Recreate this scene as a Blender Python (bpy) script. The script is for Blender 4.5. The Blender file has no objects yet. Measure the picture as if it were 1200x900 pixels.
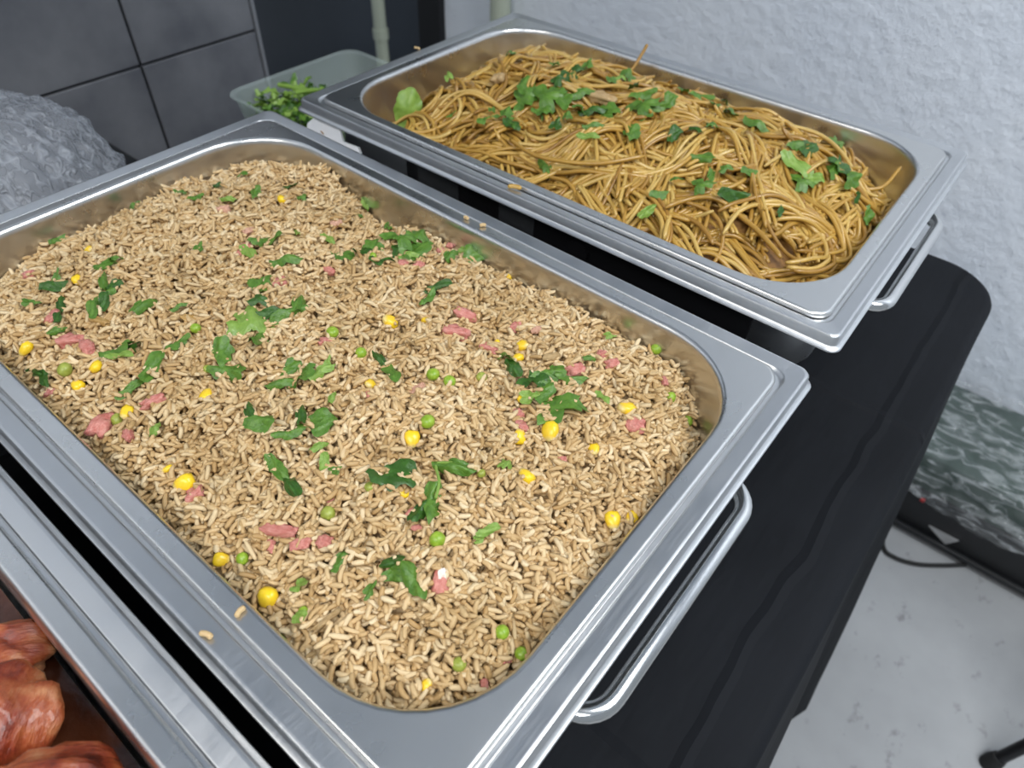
import bpy, bmesh, math, random
import numpy as np
from mathutils import Vector, Matrix, Euler, noise as mnoise

scene = bpy.context.scene
COL = scene.collection
random.seed(7)
RNG = np.random.default_rng(11)

# ------------------------------------------------------------------ camera
# metres; x runs along the pans towards their handles, y across them towards the white wall, z = 0 is the rim of the pans
CAM = Vector((0.32257, -0.20065, 0.31018))
RIGHT = Vector((0.77543, 0.63053, 0.03383)).normalized()
FWD = Vector((-0.42134, 0.55658, -0.71602)).normalized()
UP = RIGHT.cross(FWD).normalized()
FPX = 816.88
cam_d = bpy.data.cameras.new('camera')
cam_d.sensor_width = 36.0
cam_d.lens = FPX * 36.0 / 1200.0
cam_d.clip_start = 0.01
cam_d.clip_end = 50
cam = bpy.data.objects.new('camera', cam_d)
COL.objects.link(cam)
m = Matrix((RIGHT, UP, -FWD)).transposed().to_4x4()
m.translation = CAM
cam.matrix_world = m
cam_d.dof.use_dof = True
cam_d.dof.focus_distance = 0.42
cam_d.dof.aperture_fstop = 9.0
scene.camera = cam

# ------------------------------------------------------------------ light and exposure
scene.view_settings.view_transform = 'Standard'
scene.view_settings.look = 'None'
scene.view_settings.gamma = 1.0
scene.view_settings.use_curve_mapping = False
scene.view_settings.exposure = 0.12
world = bpy.data.worlds.new('world')
world.use_nodes = True
world.node_tree.nodes['Background'].inputs[0].default_value = (0.80, 0.90, 1.0, 1)
world.node_tree.nodes['Background'].inputs[1].default_value = 0.32
scene.world = world

ZT = -0.14            # table top
ZF = ZT - 0.74        # floor
ZC = 1.55             # ceiling
YW = 1.18             # white wall
XL = -0.85            # tiled wall
# ceiling panels: (centre x, y, size x, size y, watts, colour)
PANELS = [(1.25, 0.35, 1.20, 0.60, 22, (0.95, 0.98, 1.0)),
          (0.85, -1.10, 1.20, 0.60, 15, (0.95, 0.98, 1.0)),
          (-0.10, -1.50, 0.60, 0.60, 9, (1.0, 0.95, 0.88))]

# ------------------------------------------------------------------ helpers
def tag(o, label=None, cat=None, group=None, kind=None):
    if label: o['label'] = label
    if cat: o['category'] = cat
    if group: o['group'] = group
    if kind: o['kind'] = kind
    return o

def empty(name, loc=(0, 0, 0), rz=0.0):
    o = bpy.data.objects.new(name, None)
    o.empty_display_size = 0.02
    o.location = loc
    o.rotation_euler = (0, 0, rz)
    COL.objects.link(o)
    return o

def link(name, me, mat, parent=None, smooth=True, angle=40):
    if mat is not None and not me.materials:
        me.materials.append(mat)
    if smooth and angle is not None and len(me.polygons):
        me.polygons.foreach_set('use_smooth', [True] * len(me.polygons))
        me.set_sharp_from_angle(angle=math.radians(angle))
    o = bpy.data.objects.new(name, me)
    COL.objects.link(o)
    if parent is not None:
        o.parent = parent
    return o

def mesh(name, verts, faces):
    me = bpy.data.meshes.new(name)
    me.from_pydata([tuple(v) for v in verts], [], [tuple(f) for f in faces])
    me.update()
    return me

def big_mesh(name, V, F):
    """V (n,3) float, F (k,3) int triangles."""
    me = bpy.data.meshes.new(name)
    me.vertices.add(len(V)); me.vertices.foreach_set('co', V.astype(np.float32).ravel())
    me.loops.add(F.size); me.loops.foreach_set('vertex_index', F.astype(np.int32).ravel())
    me.polygons.add(len(F))
    me.polygons.foreach_set('loop_start', np.arange(0, F.size, 3, dtype=np.int32))
    me.polygons.foreach_set('use_smooth', np.ones(len(F), dtype=bool))
    me.update(calc_edges=True)
    return me

def box_vf(cx, cy, cz, sx, sy, sz, bev=0.0):
    bm = bmesh.new()
    bmesh.ops.create_cube(bm, size=1.0)
    for v in bm.verts:
        v.co = Vector((cx + v.co.x * sx, cy + v.co.y * sy, cz + v.co.z * sz))
    if bev > 0:
        bmesh.ops.bevel(bm, geom=list(bm.edges), offset=bev, segments=2, affect='EDGES', profile=0.5)
    return bm

def bm_obj(name, bm, mat, parent=None, angle=40):
    me = bpy.data.meshes.new(name)
    bm.to_mesh(me); bm.free()
    return link(name, me, mat, parent, True, angle)

def box(name, c, s, mat, parent=None, bev=0.0):
    return bm_obj(name, box_vf(*c, *s, bev), mat, parent, 40)

def rr_loop(hx, hy, r, z, n=10, cx=0.0, cy=0.0):
    r = max(min(r, hx - 1e-5, hy - 1e-5), 1e-5)
    pts = []
    for (sx, sy, a0) in ((1, 1, 0), (-1, 1, 90), (-1, -1, 180), (1, -1, 270)):
        for k in range(n + 1):
            a = math.radians(a0 + 90.0 * k / n)
            pts.append((cx + sx * (hx - r) + r * math.cos(a), cy + sy * (hy - r) + r * math.sin(a), z))
    return pts

def loft(loops, cap_start=False, cap_end=False):
    n = len(loops[0]); V = []; F = []
    for lp in loops: V += lp
    for i in range(len(loops) - 1):
        for k in range(n):
            a = i * n + k; b = i * n + (k + 1) % n
            F.append((a, b, b + n, a + n))
    if cap_start: F.append(tuple(reversed(range(n))))
    if cap_end: F.append(tuple(range((len(loops) - 1) * n, len(loops) * n)))
    return V, F

def tube_vf(path, radius, sides=12, caps=True):
    P = [Vector(p) for p in path]
    rad = radius if hasattr(radius, '__len__') else [radius] * len(P)
    V = []; F = []
    t = (P[1] - P[0]).normalized()
    u = t.orthogonal().normalized()
    for i, p in enumerate(P):
        if i == 0: t2 = (P[1] - P[0])
        elif i == len(P) - 1: t2 = P[-1] - P[-2]
        else: t2 = P[i + 1] - P[i - 1]
        t2.normalize()
        u = (u - t2 * u.dot(t2)).normalized()
        w = t2.cross(u)
        for k in range(sides):
            a = 2 * math.pi * k / sides
            V.append(p + (u * math.cos(a) + w * math.sin(a)) * rad[i])
    for i in range(len(P) - 1):
        for k in range(sides):
            a = i * sides + k; b = i * sides + (k + 1) % sides
            F.append((a, b, b + sides, a + sides))
    if caps:
        F.append(tuple(reversed(range(sides))))
        F.append(tuple(range((len(P) - 1) * sides, len(P) * sides)))
    return V, F

def smooth_path(pts, n=8):
    P = [Vector(p) for p in pts]; out = []
    Q = [P[0] * 2 - P[1]] + P + [P[-1] * 2 - P[-2]]
    for i in range(1, len(Q) - 2):
        for k in range(n):
            t = k / n
            p0, p1, p2, p3 = Q[i - 1], Q[i], Q[i + 1], Q[i + 2]
            out.append(0.5 * ((2 * p1) + (p2 - p0) * t + (2 * p0 - 5 * p1 + 4 * p2 - p3) * t * t + (3 * p1 - p0 - 3 * p2 + p3) * t ** 3))
    out.append(P[-1])
    return out

# ------------------------------------------------------------------ materials
def mat_new(name):
    mt = bpy.data.materials.new(name)
    mt.use_nodes = True
    nt = mt.node_tree
    return mt, nt, nt.nodes['Principled BSDF']

def N(nt, typ, **kw):
    n = nt.nodes.new(typ)
    for k, v in kw.items(): setattr(n, k, v)
    return n

def coords(nt, scale=(1, 1, 1), kind='Object'):
    tc = N(nt, 'ShaderNodeTexCoord'); mp = N(nt, 'ShaderNodeMapping')
    mp.inputs['Scale'].default_value = scale
    nt.links.new(tc.outputs[kind], mp.inputs['Vector'])
    return mp.outputs[0]

def ramp(nt, fac, stops):
    r = N(nt, 'ShaderNodeValToRGB')
    els = r.color_ramp.elements
    while len(els) < len(stops): els.new(0.5)
    for e, (p, c) in zip(els, stops):
        e.position = p; e.color = (*c, 1) if len(c) == 3 else c
    nt.links.new(fac, r.inputs[0])
    return r.outputs[0]

def noise_tex(nt, vec, scale, detail=3, rough=0.55, out=0):
    n = N(nt, 'ShaderNodeTexNoise')
    n.inputs['Scale'].default_value = scale; n.inputs['Detail'].default_value = detail; n.inputs['Roughness'].default_value = rough
    nt.links.new(vec, n.inputs['Vector'])
    return n.outputs[out]

def bump(nt, b, h, strength, dist):
    n = N(nt, 'ShaderNodeBump')
    n.inputs['Strength'].default_value = strength; n.inputs['Distance'].default_value = dist
    nt.links.new(h, n.inputs['Height'])
    nt.links.new(n.outputs[0], b.inputs['Normal'])
    return n

def plain(name, col, rough=0.5, metal=0.0, spec=0.5):
    mt, nt, b = mat_new(name)
    b.inputs['Base Color'].default_value = (*col, 1)
    b.inputs['Roughness'].default_value = rough
    b.inputs['Metallic'].default_value = metal
    b.inputs['Specular IOR Level'].default_value = spec
    return mt

def mottled(name, c1, c2, scale, rough=0.6, bstr=0.0, bdist=0.001, bscale=None, spec=0.5, detail=4, rnd=False, kind='Object', stops=(0.3, 0.7)):
    mt, nt, b = mat_new(name)
    v = coords(nt, kind=kind)
    f = noise_tex(nt, v, scale, detail)
    c = ramp(nt, f, [(stops[0], c1), (stops[1], c2)])
    nt.links.new(c, b.inputs['Base Color'])
    b.inputs['Roughness'].default_value = rough
    b.inputs['Specular IOR Level'].default_value = spec
    if bstr:
        bump(nt, b, noise_tex(nt, v, bscale or scale * 4, 4), bstr, bdist)
    return mt

def steel(name, base=(0.66, 0.67, 0.68), rough=0.27, stretch=(1, 60, 60), amount=0.10):
    mt, nt, b = mat_new(name)
    b.inputs['Metallic'].default_value = 1.0
    b.inputs['Base Color'].default_value = (*base, 1)
    v = coords(nt, stretch)
    f = noise_tex(nt, v, 14, 2)
    f2 = noise_tex(nt, coords(nt), 30, 4)
    add = N(nt, 'ShaderNodeMath', operation='ADD'); nt.links.new(f, add.inputs[0]); nt.links.new(f2, add.inputs[1])
    mr = N(nt, 'ShaderNodeMapRange')
    mr.inputs[1].default_value = 0.6; mr.inputs[2].default_value = 1.4
    mr.inputs[3].default_value = rough - amount / 2; mr.inputs[4].default_value = rough + amount
    nt.links.new(add.outputs[0], mr.inputs[0]); nt.links.new(mr.outputs[0], b.inputs['Roughness'])
    return mt

M = {}
M['steel'] = steel('brushed_steel', rough=0.30)
M['pan'] = steel('pan_steel', (0.70, 0.70, 0.69), 0.27, (1, 1, 1), 0.06)
M['strip'] = steel('frame_steel', (0.66, 0.67, 0.68), 0.34, (60, 3, 3), 0.12)
M['chrome'] = steel('handle_steel', (0.74, 0.74, 0.73), 0.16, (1, 1, 1), 0.05)
M['black_plastic'] = plain('black_plastic', (0.006, 0.006, 0.007), 0.35)
M['panel_grey'] = plain('panel_grey', (0.03, 0.032, 0.035), 0.3)
M['rubber'] = plain('black_rubber', (0.01, 0.01, 0.01), 0.8)

def mat_cloth():
    mt, nt, b = mat_new('black_cloth')
    v = coords(nt)
    c = ramp(nt, noise_tex(nt, v, 5, 4), [(0.3, (0.0050, 0.0058, 0.0076)), (0.7, (0.0085, 0.0097, 0.0125))])
    nt.links.new(c, b.inputs['Base Color'])
    b.inputs['Roughness'].default_value = 0.75
    b.inputs['Specular IOR Level'].default_value = 0.16
    # pressed-in folding creases of the cloth
    sp = N(nt, 'ShaderNodeSeparateXYZ'); nt.links.new(v, sp.inputs[0])
    wob = noise_tex(nt, v, 9, 2)
    def crease(axis, at, width):
        a = N(nt, 'ShaderNodeMath', operation='MULTIPLY_ADD'); nt.links.new(wob, a.inputs[0]); a.inputs[1].default_value = 0.02; nt.links.new(sp.outputs[axis], a.inputs[2])
        d = N(nt, 'ShaderNodeMath', operation='SUBTRACT'); nt.links.new(a.outputs[0], d.inputs[0]); d.inputs[1].default_value = at + 0.01
        ab = N(nt, 'ShaderNodeMath', operation='ABSOLUTE'); nt.links.new(d.outputs[0], ab.inputs[0])
        mr = N(nt, 'ShaderNodeMapRange'); mr.inputs[1].default_value = 0; mr.inputs[2].default_value = width; mr.inputs[3].default_value = 1; mr.inputs[4].default_value = 0
        nt.links.new(ab.outputs[0], mr.inputs[0])
        return mr.outputs[0]
    tot = noise_tex(nt, coords(nt, (6, 1.6, 1)), 7, 3)
    for axis, at in ((0, 0.332), (1, 0.335), (1, -0.05), (0, -0.2)):
        ad = N(nt, 'ShaderNodeMath', operation='ADD'); nt.links.new(tot, ad.inputs[0]); nt.links.new(crease(axis, at, 0.006), ad.inputs[1]); tot = ad.outputs[0]
    bump(nt, b, tot, 0.5, 0.004)
    return mt
M['cloth'] = mat_cloth()

def mat_wall():
    mt, nt, b = mat_new('white_rough_paint')
    v = coords(nt)
    n1 = noise_tex(nt, v, 40, 5, 0.62)
    n2 = noise_tex(nt, v, 5, 3)
    c = ramp(nt, n2, [(0.25, (0.75, 0.80, 0.88)), (0.75, (0.82, 0.86, 0.92))])
    pit = ramp(nt, noise_tex(nt, v, 42, 4, 0.65), [(0.25, (0.45, 0.48, 0.55)), (0.33, (1, 1, 1))])
    mx = N(nt, 'ShaderNodeMix', data_type='RGBA', blend_type='MULTIPLY'); mx.inputs[0].default_value = 0.8
    nt.links.new(c, mx.inputs[6]); nt.links.new(pit, mx.inputs[7])
    nt.links.new(mx.outputs[2], b.inputs['Base Color'])
    b.inputs['Roughness'].default_value = 0.55
    bump(nt, b, n1, 0.6, 0.008)
    return mt
M['wall'] = mat_wall()
M['tile'] = mottled('slate_tile', (0.095, 0.100, 0.115), (0.180, 0.185, 0.200), 9, 0.38, 0.06, 0.002, 40, detail=6)
M['grout'] = plain('dark_grout', (0.018, 0.019, 0.022), 0.8)
M['navy'] = mottled('dark_blue_paint', (0.028, 0.037, 0.052), (0.048, 0.060, 0.080), 3, 0.5)
M['void'] = plain('black_paint', (0.004, 0.004, 0.006), 0.6)
M['pipe'] = plain('pale_green_pipe', (0.46, 0.50, 0.40), 0.45)
M['trim'] = plain('grey_edge_glint', (0.20, 0.21, 0.23), 0.35)  # lighter grey imitates a reflection along the tile edge
M['ceiling'] = plain('ceiling_paint', (0.74, 0.80, 0.88), 0.8)
M['lamp_body'] = plain('lamp_body', (0.7, 0.7, 0.7), 0.5)

def mat_floor():
    mt, nt, b = mat_new('grey_concrete')
    v = coords(nt)
    c = ramp(nt, noise_tex(nt, v, 4, 5), [(0.3, (0.28, 0.287, 0.295)), (0.7, (0.38, 0.387, 0.395))])
    st = ramp(nt, noise_tex(nt, coords(nt, (1.6, 1, 1)), 17, 5, 0.65), [(0.28, (0.40, 0.39, 0.38)), (0.40, (1, 1, 1))])
    mx = N(nt, 'ShaderNodeMix', data_type='RGBA', blend_type='MULTIPLY'); mx.inputs[0].default_value = 0.8
    nt.links.new(c, mx.inputs[6]); nt.links.new(st, mx.inputs[7]); nt.links.new(mx.outputs[2], b.inputs['Base Color'])
    b.inputs['Roughness'].default_value = 0.6
    bump(nt, b, noise_tex(nt, v, 30, 4), 0.15, 0.003)
    return mt
M['floor'] = mat_floor()

def mat_island(name, stops, rough, spec=0.4, nscale=None, sub=0.0):
    """colour by piece (random per loose piece of the mesh)."""
    mt, nt, b = mat_new(name)
    g = N(nt, 'ShaderNodeNewGeometry')
    c = ramp(nt, g.outputs['Random Per Island'], stops)
    if nscale:
        f = ramp(nt, noise_tex(nt, coords(nt), nscale, 3), [(0.3, (0.78, 0.74, 0.66)), (0.6, (1, 1, 1))])
        mx = N(nt, 'ShaderNodeMix', data_type='RGBA', blend_type='MULTIPLY'); mx.inputs[0].default_value = 1
        nt.links.new(c, mx.inputs[6]); nt.links.new(f, mx.inputs[7]); c = mx.outputs[2]
    nt.links.new(c, b.inputs['Base Color'])
    b.inputs['Roughness'].default_value = rough
    b.inputs['Specular IOR Level'].default_value = spec
    if sub:      # light passes through the thin grains
        tr = N(nt, 'ShaderNodeBsdfTranslucent'); nt.links.new(c, tr.inputs[0])
        ms = N(nt, 'ShaderNodeMixShader'); ms.inputs[0].default_value = sub
        nt.links.new(b.outputs[0], ms.inputs[1]); nt.links.new(tr.outputs[0], ms.inputs[2])
        nt.links.new(ms.outputs[0], nt.nodes['Material Output'].inputs[0])
    return mt
M['rice'] = mat_island('rice', [(0.0, (0.54, 0.345, 0.15)), (0.35, (0.665, 0.465, 0.235)), (0.7, (0.745, 0.55, 0.305)), (1.0, (0.83, 0.665, 0.42))], 0.45, 0.25, 14, 0.10)
M['noodle'] = mat_island('noodle', [(0.0, (0.33, 0.170, 0.030)), (0.4, (0.47, 0.270, 0.050)), (0.75, (0.55, 0.345, 0.080)), (1.0, (0.62, 0.43, 0.135))], 0.28, 0.6, 16)

M['rice_bed'] = mottled('rice_bed', (0.34, 0.21, 0.09), (0.52, 0.36, 0.18), 300, 0.6)
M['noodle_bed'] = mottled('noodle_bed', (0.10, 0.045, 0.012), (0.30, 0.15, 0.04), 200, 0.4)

def mat_leaf(name, dark, light):
    mt, nt, b = mat_new(name)
    v = coords(nt)
    f = noise_tex(nt, v, 5, 3)
    c = ramp(nt, f, [(0.3, dark), (0.7, light)])
    nt.links.new(c, b.inputs['Base Color'])
    b.inputs['Roughness'].default_value = 0.33
    bump(nt, b, noise_tex(nt, v, 16, 2), 0.5, 0.0009)
    tr = N(nt, 'ShaderNodeBsdfTranslucent'); nt.links.new(c, tr.inputs[0])
    ms = N(nt, 'ShaderNodeMixShader'); ms.inputs[0].default_value = 0.18
    nt.links.new(b.outputs[0], ms.inputs[1]); nt.links.new(tr.outputs[0], ms.inputs[2])
    nt.links.new(ms.outputs[0], nt.nodes['Material Output'].inputs[0])
    return mt
M['leaf_dark'] = mat_leaf('coriander_dark', (0.028, 0.085, 0.010), (0.060, 0.165, 0.022))
M['leaf_mid'] = mat_leaf('coriander_mid', (0.070, 0.175, 0.020), (0.145, 0.285, 0.040))
M['leaf_pale'] = mat_leaf('coriander_pale', (0.18, 0.32, 0.045), (0.30, 0.46, 0.095))
M['pea'] = mottled('pea_skin', (0.20, 0.34, 0.020), (0.33, 0.47, 0.05), 3, 0.3, 0.15, 0.0006, 9)
M['pea_dull'] = mottled('dull_pea_skin', (0.24, 0.28, 0.035), (0.37, 0.42, 0.08), 3, 0.35, 0.15, 0.0006, 9)
M['ham'] = mottled('pink_ham', (0.50, 0.125, 0.095), (0.72, 0.33, 0.27), 4, 0.42, 0.6, 0.0015, 13)
M['ham_pale'] = mottled('pale_ham', (0.55, 0.27, 0.17), (0.70, 0.42, 0.30), 4, 0.45, 0.6, 0.0015, 13)
M['ham_fat'] = mottled('white_fat', (0.72, 0.62, 0.52), (0.82, 0.76, 0.68), 3, 0.4)
M['chicken'] = mottled('pale_chicken', (0.42, 0.26, 0.10), (0.58, 0.41, 0.21), 4, 0.5, 0.7, 0.002, 11)
M['onion'] = mottled('fried_onion', (0.40, 0.22, 0.06), (0.50, 0.32, 0.12), 4, 0.2)

def mat_corn():
    mt, nt, b = mat_new('corn_kernel')
    tc = N(nt, 'ShaderNodeTexCoord'); sp = N(nt, 'ShaderNodeSeparateXYZ')
    nt.links.new(tc.outputs['Generated'], sp.inputs[0])
    c = ramp(nt, sp.outputs[0], [(0.05, (0.72, 0.56, 0.22)), (0.25, (0.84, 0.55, 0.03)), (0.8, (0.88, 0.60, 0.02))])
    nt.links.new(c, b.inputs['Base Color'])
    b.inputs['Roughness'].default_value = 0.28
    return mt
M['corn'] = mat_corn()

def mat_meat():
    mt, nt, b = mat_new('glazed_meat')
    v = coords(nt)
    f = noise_tex(nt, v, 2.6, 6, 0.65)
    c = ramp(nt, f, [(0.32, (0.035, 0.007, 0.005)), (0.44, (0.24, 0.038, 0.015)), (0.56, (0.36, 0.09, 0.03)), (0.74, (0.56, 0.28, 0.13))])
    nt.links.new(c, b.inputs['Base Color'])
    b.inputs['Roughness'].default_value = 0.27
    b.inputs['Coat Weight'].default_value = 0.3
    bump(nt, b, noise_tex(nt, coords(nt, (1, 4, 1)), 5, 5), 0.7, 0.004)
    return mt
M['meat'] = mat_meat()
M['sauce'] = mottled('dark_marinade', (0.030, 0.008, 0.004), (0.10, 0.03, 0.012), 30, 0.2, 0.3, 0.002)

def mat_film(name, tint, clear, fold_glint, rough, fscale, bstr, stretch=(1, 1, 1)):
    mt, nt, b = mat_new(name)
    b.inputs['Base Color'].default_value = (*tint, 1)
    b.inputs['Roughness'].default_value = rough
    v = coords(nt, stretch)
    def creases(scale, width):      # thin noise lines; their whiter opacity paints wrinkle glints as well as folds
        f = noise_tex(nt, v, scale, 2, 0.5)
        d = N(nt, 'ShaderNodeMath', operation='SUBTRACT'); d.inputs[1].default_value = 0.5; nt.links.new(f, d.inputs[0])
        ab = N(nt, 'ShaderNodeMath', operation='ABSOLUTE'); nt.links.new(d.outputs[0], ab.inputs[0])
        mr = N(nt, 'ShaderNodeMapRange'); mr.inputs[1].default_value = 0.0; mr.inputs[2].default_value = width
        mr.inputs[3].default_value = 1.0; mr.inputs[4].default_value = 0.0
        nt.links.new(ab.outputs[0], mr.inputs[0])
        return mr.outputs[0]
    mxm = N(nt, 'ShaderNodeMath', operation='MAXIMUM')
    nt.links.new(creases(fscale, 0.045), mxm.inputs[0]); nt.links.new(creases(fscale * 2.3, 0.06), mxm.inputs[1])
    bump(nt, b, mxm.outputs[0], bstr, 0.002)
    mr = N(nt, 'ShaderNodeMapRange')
    mr.inputs[1].default_value = 0.0; mr.inputs[2].default_value = 1.0; mr.inputs[3].default_value = clear; mr.inputs[4].default_value = fold_glint
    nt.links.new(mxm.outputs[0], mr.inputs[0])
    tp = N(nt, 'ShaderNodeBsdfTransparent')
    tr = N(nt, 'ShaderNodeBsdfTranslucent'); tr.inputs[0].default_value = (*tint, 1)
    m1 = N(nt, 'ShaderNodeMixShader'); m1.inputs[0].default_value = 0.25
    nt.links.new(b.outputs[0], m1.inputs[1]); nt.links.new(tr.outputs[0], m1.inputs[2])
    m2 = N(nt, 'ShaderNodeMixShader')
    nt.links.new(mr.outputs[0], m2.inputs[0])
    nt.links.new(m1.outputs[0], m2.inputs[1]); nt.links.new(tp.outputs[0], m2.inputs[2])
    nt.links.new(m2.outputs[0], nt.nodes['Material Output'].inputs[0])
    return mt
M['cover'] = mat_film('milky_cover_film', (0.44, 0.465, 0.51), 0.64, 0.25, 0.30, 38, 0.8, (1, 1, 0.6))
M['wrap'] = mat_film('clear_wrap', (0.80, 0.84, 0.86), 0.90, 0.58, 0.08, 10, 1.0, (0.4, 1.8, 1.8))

def mat_clear(name, tint, alpha):
    mt, nt, b = mat_new(name)
    b.inputs['Base Color'].default_value = (*tint, 1)
    b.inputs['Roughness'].default_value = 0.12
    tp = N(nt, 'ShaderNodeBsdfTransparent'); tp.inputs[0].default_value = (0.92, 0.95, 0.94, 1)
    m2 = N(nt, 'ShaderNodeMixShader'); m2.inputs[0].default_value = alpha
    nt.links.new(b.outputs[0], m2.inputs[1]); nt.links.new(tp.outputs[0], m2.inputs[2])
    nt.links.new(m2.outputs[0], nt.nodes['Material Output'].inputs[0])
    return mt
M['clear'] = mat_clear('clear_plastic', (0.55, 0.62, 0.60), 0.76)
M['white'] = mottled('stained_white_card', (0.80, 0.82, 0.86), (0.86, 0.87, 0.89), 12, 0.45)
M['stain'] = plain('orange_sauce', (0.55, 0.30, 0.10), 0.3)
M['green_crate'] = mottled('dark_green_plastic', (0.007, 0.028, 0.017), (0.014, 0.043, 0.028), 9, 0.45)
M['black_box'] = mottled('dark_plastic', (0.008, 0.009, 0.010), (0.014, 0.014, 0.016), 9, 0.5)
M['red'] = plain('red_light', (0.5, 0.02, 0.02), 0.4)
M['silver'] = plain('silver_badge', (0.6, 0.6, 0.6), 0.35, 0.7)
M['bowl'] = mottled('grey_bowl', (0.16, 0.165, 0.18), (0.24, 0.245, 0.26), 20, 0.5)

# ------------------------------------------------------------------ the room
def wall(name, c, s, mat):
    return tag(box(name, c, s, mat), kind='structure')

wall('floor', (0.3, -0.2, ZF - 0.05), (5.0, 4.4, 0.10), M['floor'])
wall('ceiling', (0.3, -0.2, ZC + 0.05), (5.0, 4.4, 0.10), M['ceiling'])
HZ = (ZC + ZF) / 2; HH = ZC - ZF
wall('wall_back', (0.90, YW + 0.05, HZ), (3.80, 0.10, HH), M['wall'])
dark_wall = wall('wall_dark', (-1.66, YW + 0.07, HZ), (1.20, 0.10, HH), M['navy'])
wall('trim_1', (-1.03, YW + 0.035, HZ), (0.075, 0.11, HH), M['void'])
wl = wall('wall_left', (XL - 0.06, -0.85, (ZF + 0.445) / 2), (0.10, 2.786, 0.445 - ZF), M['grout'])
wall('wall_left_upper', (XL - 0.055, -0.85, (ZC + 0.445) / 2), (0.11, 2.786, ZC - 0.445), M['wall'])
# dark slate tiles, 3 mm joints, meeting at y = 0.323 and z = -0.155
TY, TZ, G = 0.60, 0.60, 0.0022
ys = [0.543, 0.323] + [0.323 - TY * k for k in range(1, 5)]
zs = [ZF, -0.755, -0.155, 0.445]       # light plaster above
tile_meshes = {}
for i in range(len(ys) - 1):
    for j in range(len(zs) - 1):
        w = ys[i] - ys[i + 1] - 2 * G; h = zs[j + 1] - zs[j] - 2 * G
        key = (round(w, 4), round(h, 4))
        if key not in tile_meshes:
            bmt = box_vf(0, 0, 0, 0.010, w, h, 0.0012)
            me = bpy.data.meshes.new('tile'); bmt.to_mesh(me); bmt.free()
            me.materials.append(M['tile']); tile_meshes[key] = me
        o = bpy.data.objects.new('tile', tile_meshes[key]); COL.objects.link(o)
        o.location = (XL - 0.005, (ys[i] + ys[i + 1]) / 2, (zs[j] + zs[j + 1]) / 2)
        o.parent = wl
        o.matrix_parent_inverse = wl.matrix_world.inverted()
tag(box('edge_glint', (XL - 0.008, 0.5465, HZ), (0.022, 0.007, HH), M['trim'], bev=0.002), kind='structure')  # added strip, paler to imitate light reflected along the tile end

def pipe(x, y, r, label):
    V, F = tube_vf([(x, y, ZF), (x, y, ZC)], r, 16)
    o = link('wall_pipe', mesh('wall_pipe', V, F), M['pipe'])
    for z in (-0.35, 0.75):
        V, F = tube_vf([(x, y, z - 0.012), (x, y, z + 0.012)], r * 1.22, 16)
        link('pipe_clip', mesh('pipe_clip', V, F), M['pipe'], o)
    tag(o, label, 'pipe', 'pale pipes by the white wall')
pipe(-1.105, 1.06, 0.0165, 'pale green vertical pipe standing against the dark blue wall')
pipe(-0.785, 1.148, 0.024, 'pale green vertical pipe on the white wall behind the noodle pan corner')

def ceiling_lamp(i, x, y, sx, sy, watts, col):
    e = empty('ceiling_light', (x, y, ZC))
    tag(e, ['long cool white ceiling light panel over the table end', 'long cool white ceiling light panel behind the photographer',
            'square warm white ceiling light panel at the back of the room'][i], 'ceiling light', 'ceiling light panels')
    box('lamp_frame', (0, 0, -0.012), (sx + 0.03, sy + 0.03, 0.024), M['lamp_body'], e, 0.004)
    mt, nt, b = mat_new('lamp_diffuser')
    b.inputs['Base Color'].default_value = (0.9, 0.9, 0.9, 1)
    b.inputs['Emission Color'].default_value = (*col, 1); b.inputs['Emission Strength'].default_value = 3.0
    box('lamp_diffuser', (0, 0, -0.026), (sx, sy, 0.006), mt, e, 0.001)
    ld = bpy.data.lights.new('lamp_light', 'AREA'); ld.shape = 'RECTANGLE'; ld.size = sx; ld.size_y = sy
    ld.energy = watts; ld.color = col
    lo = bpy.data.objects.new('lamp_light', ld); COL.objects.link(lo); lo.parent = e; lo.location = (0, 0, -0.032)
for i, p in enumerate(PANELS): ceiling_lamp(i, *p)

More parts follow.
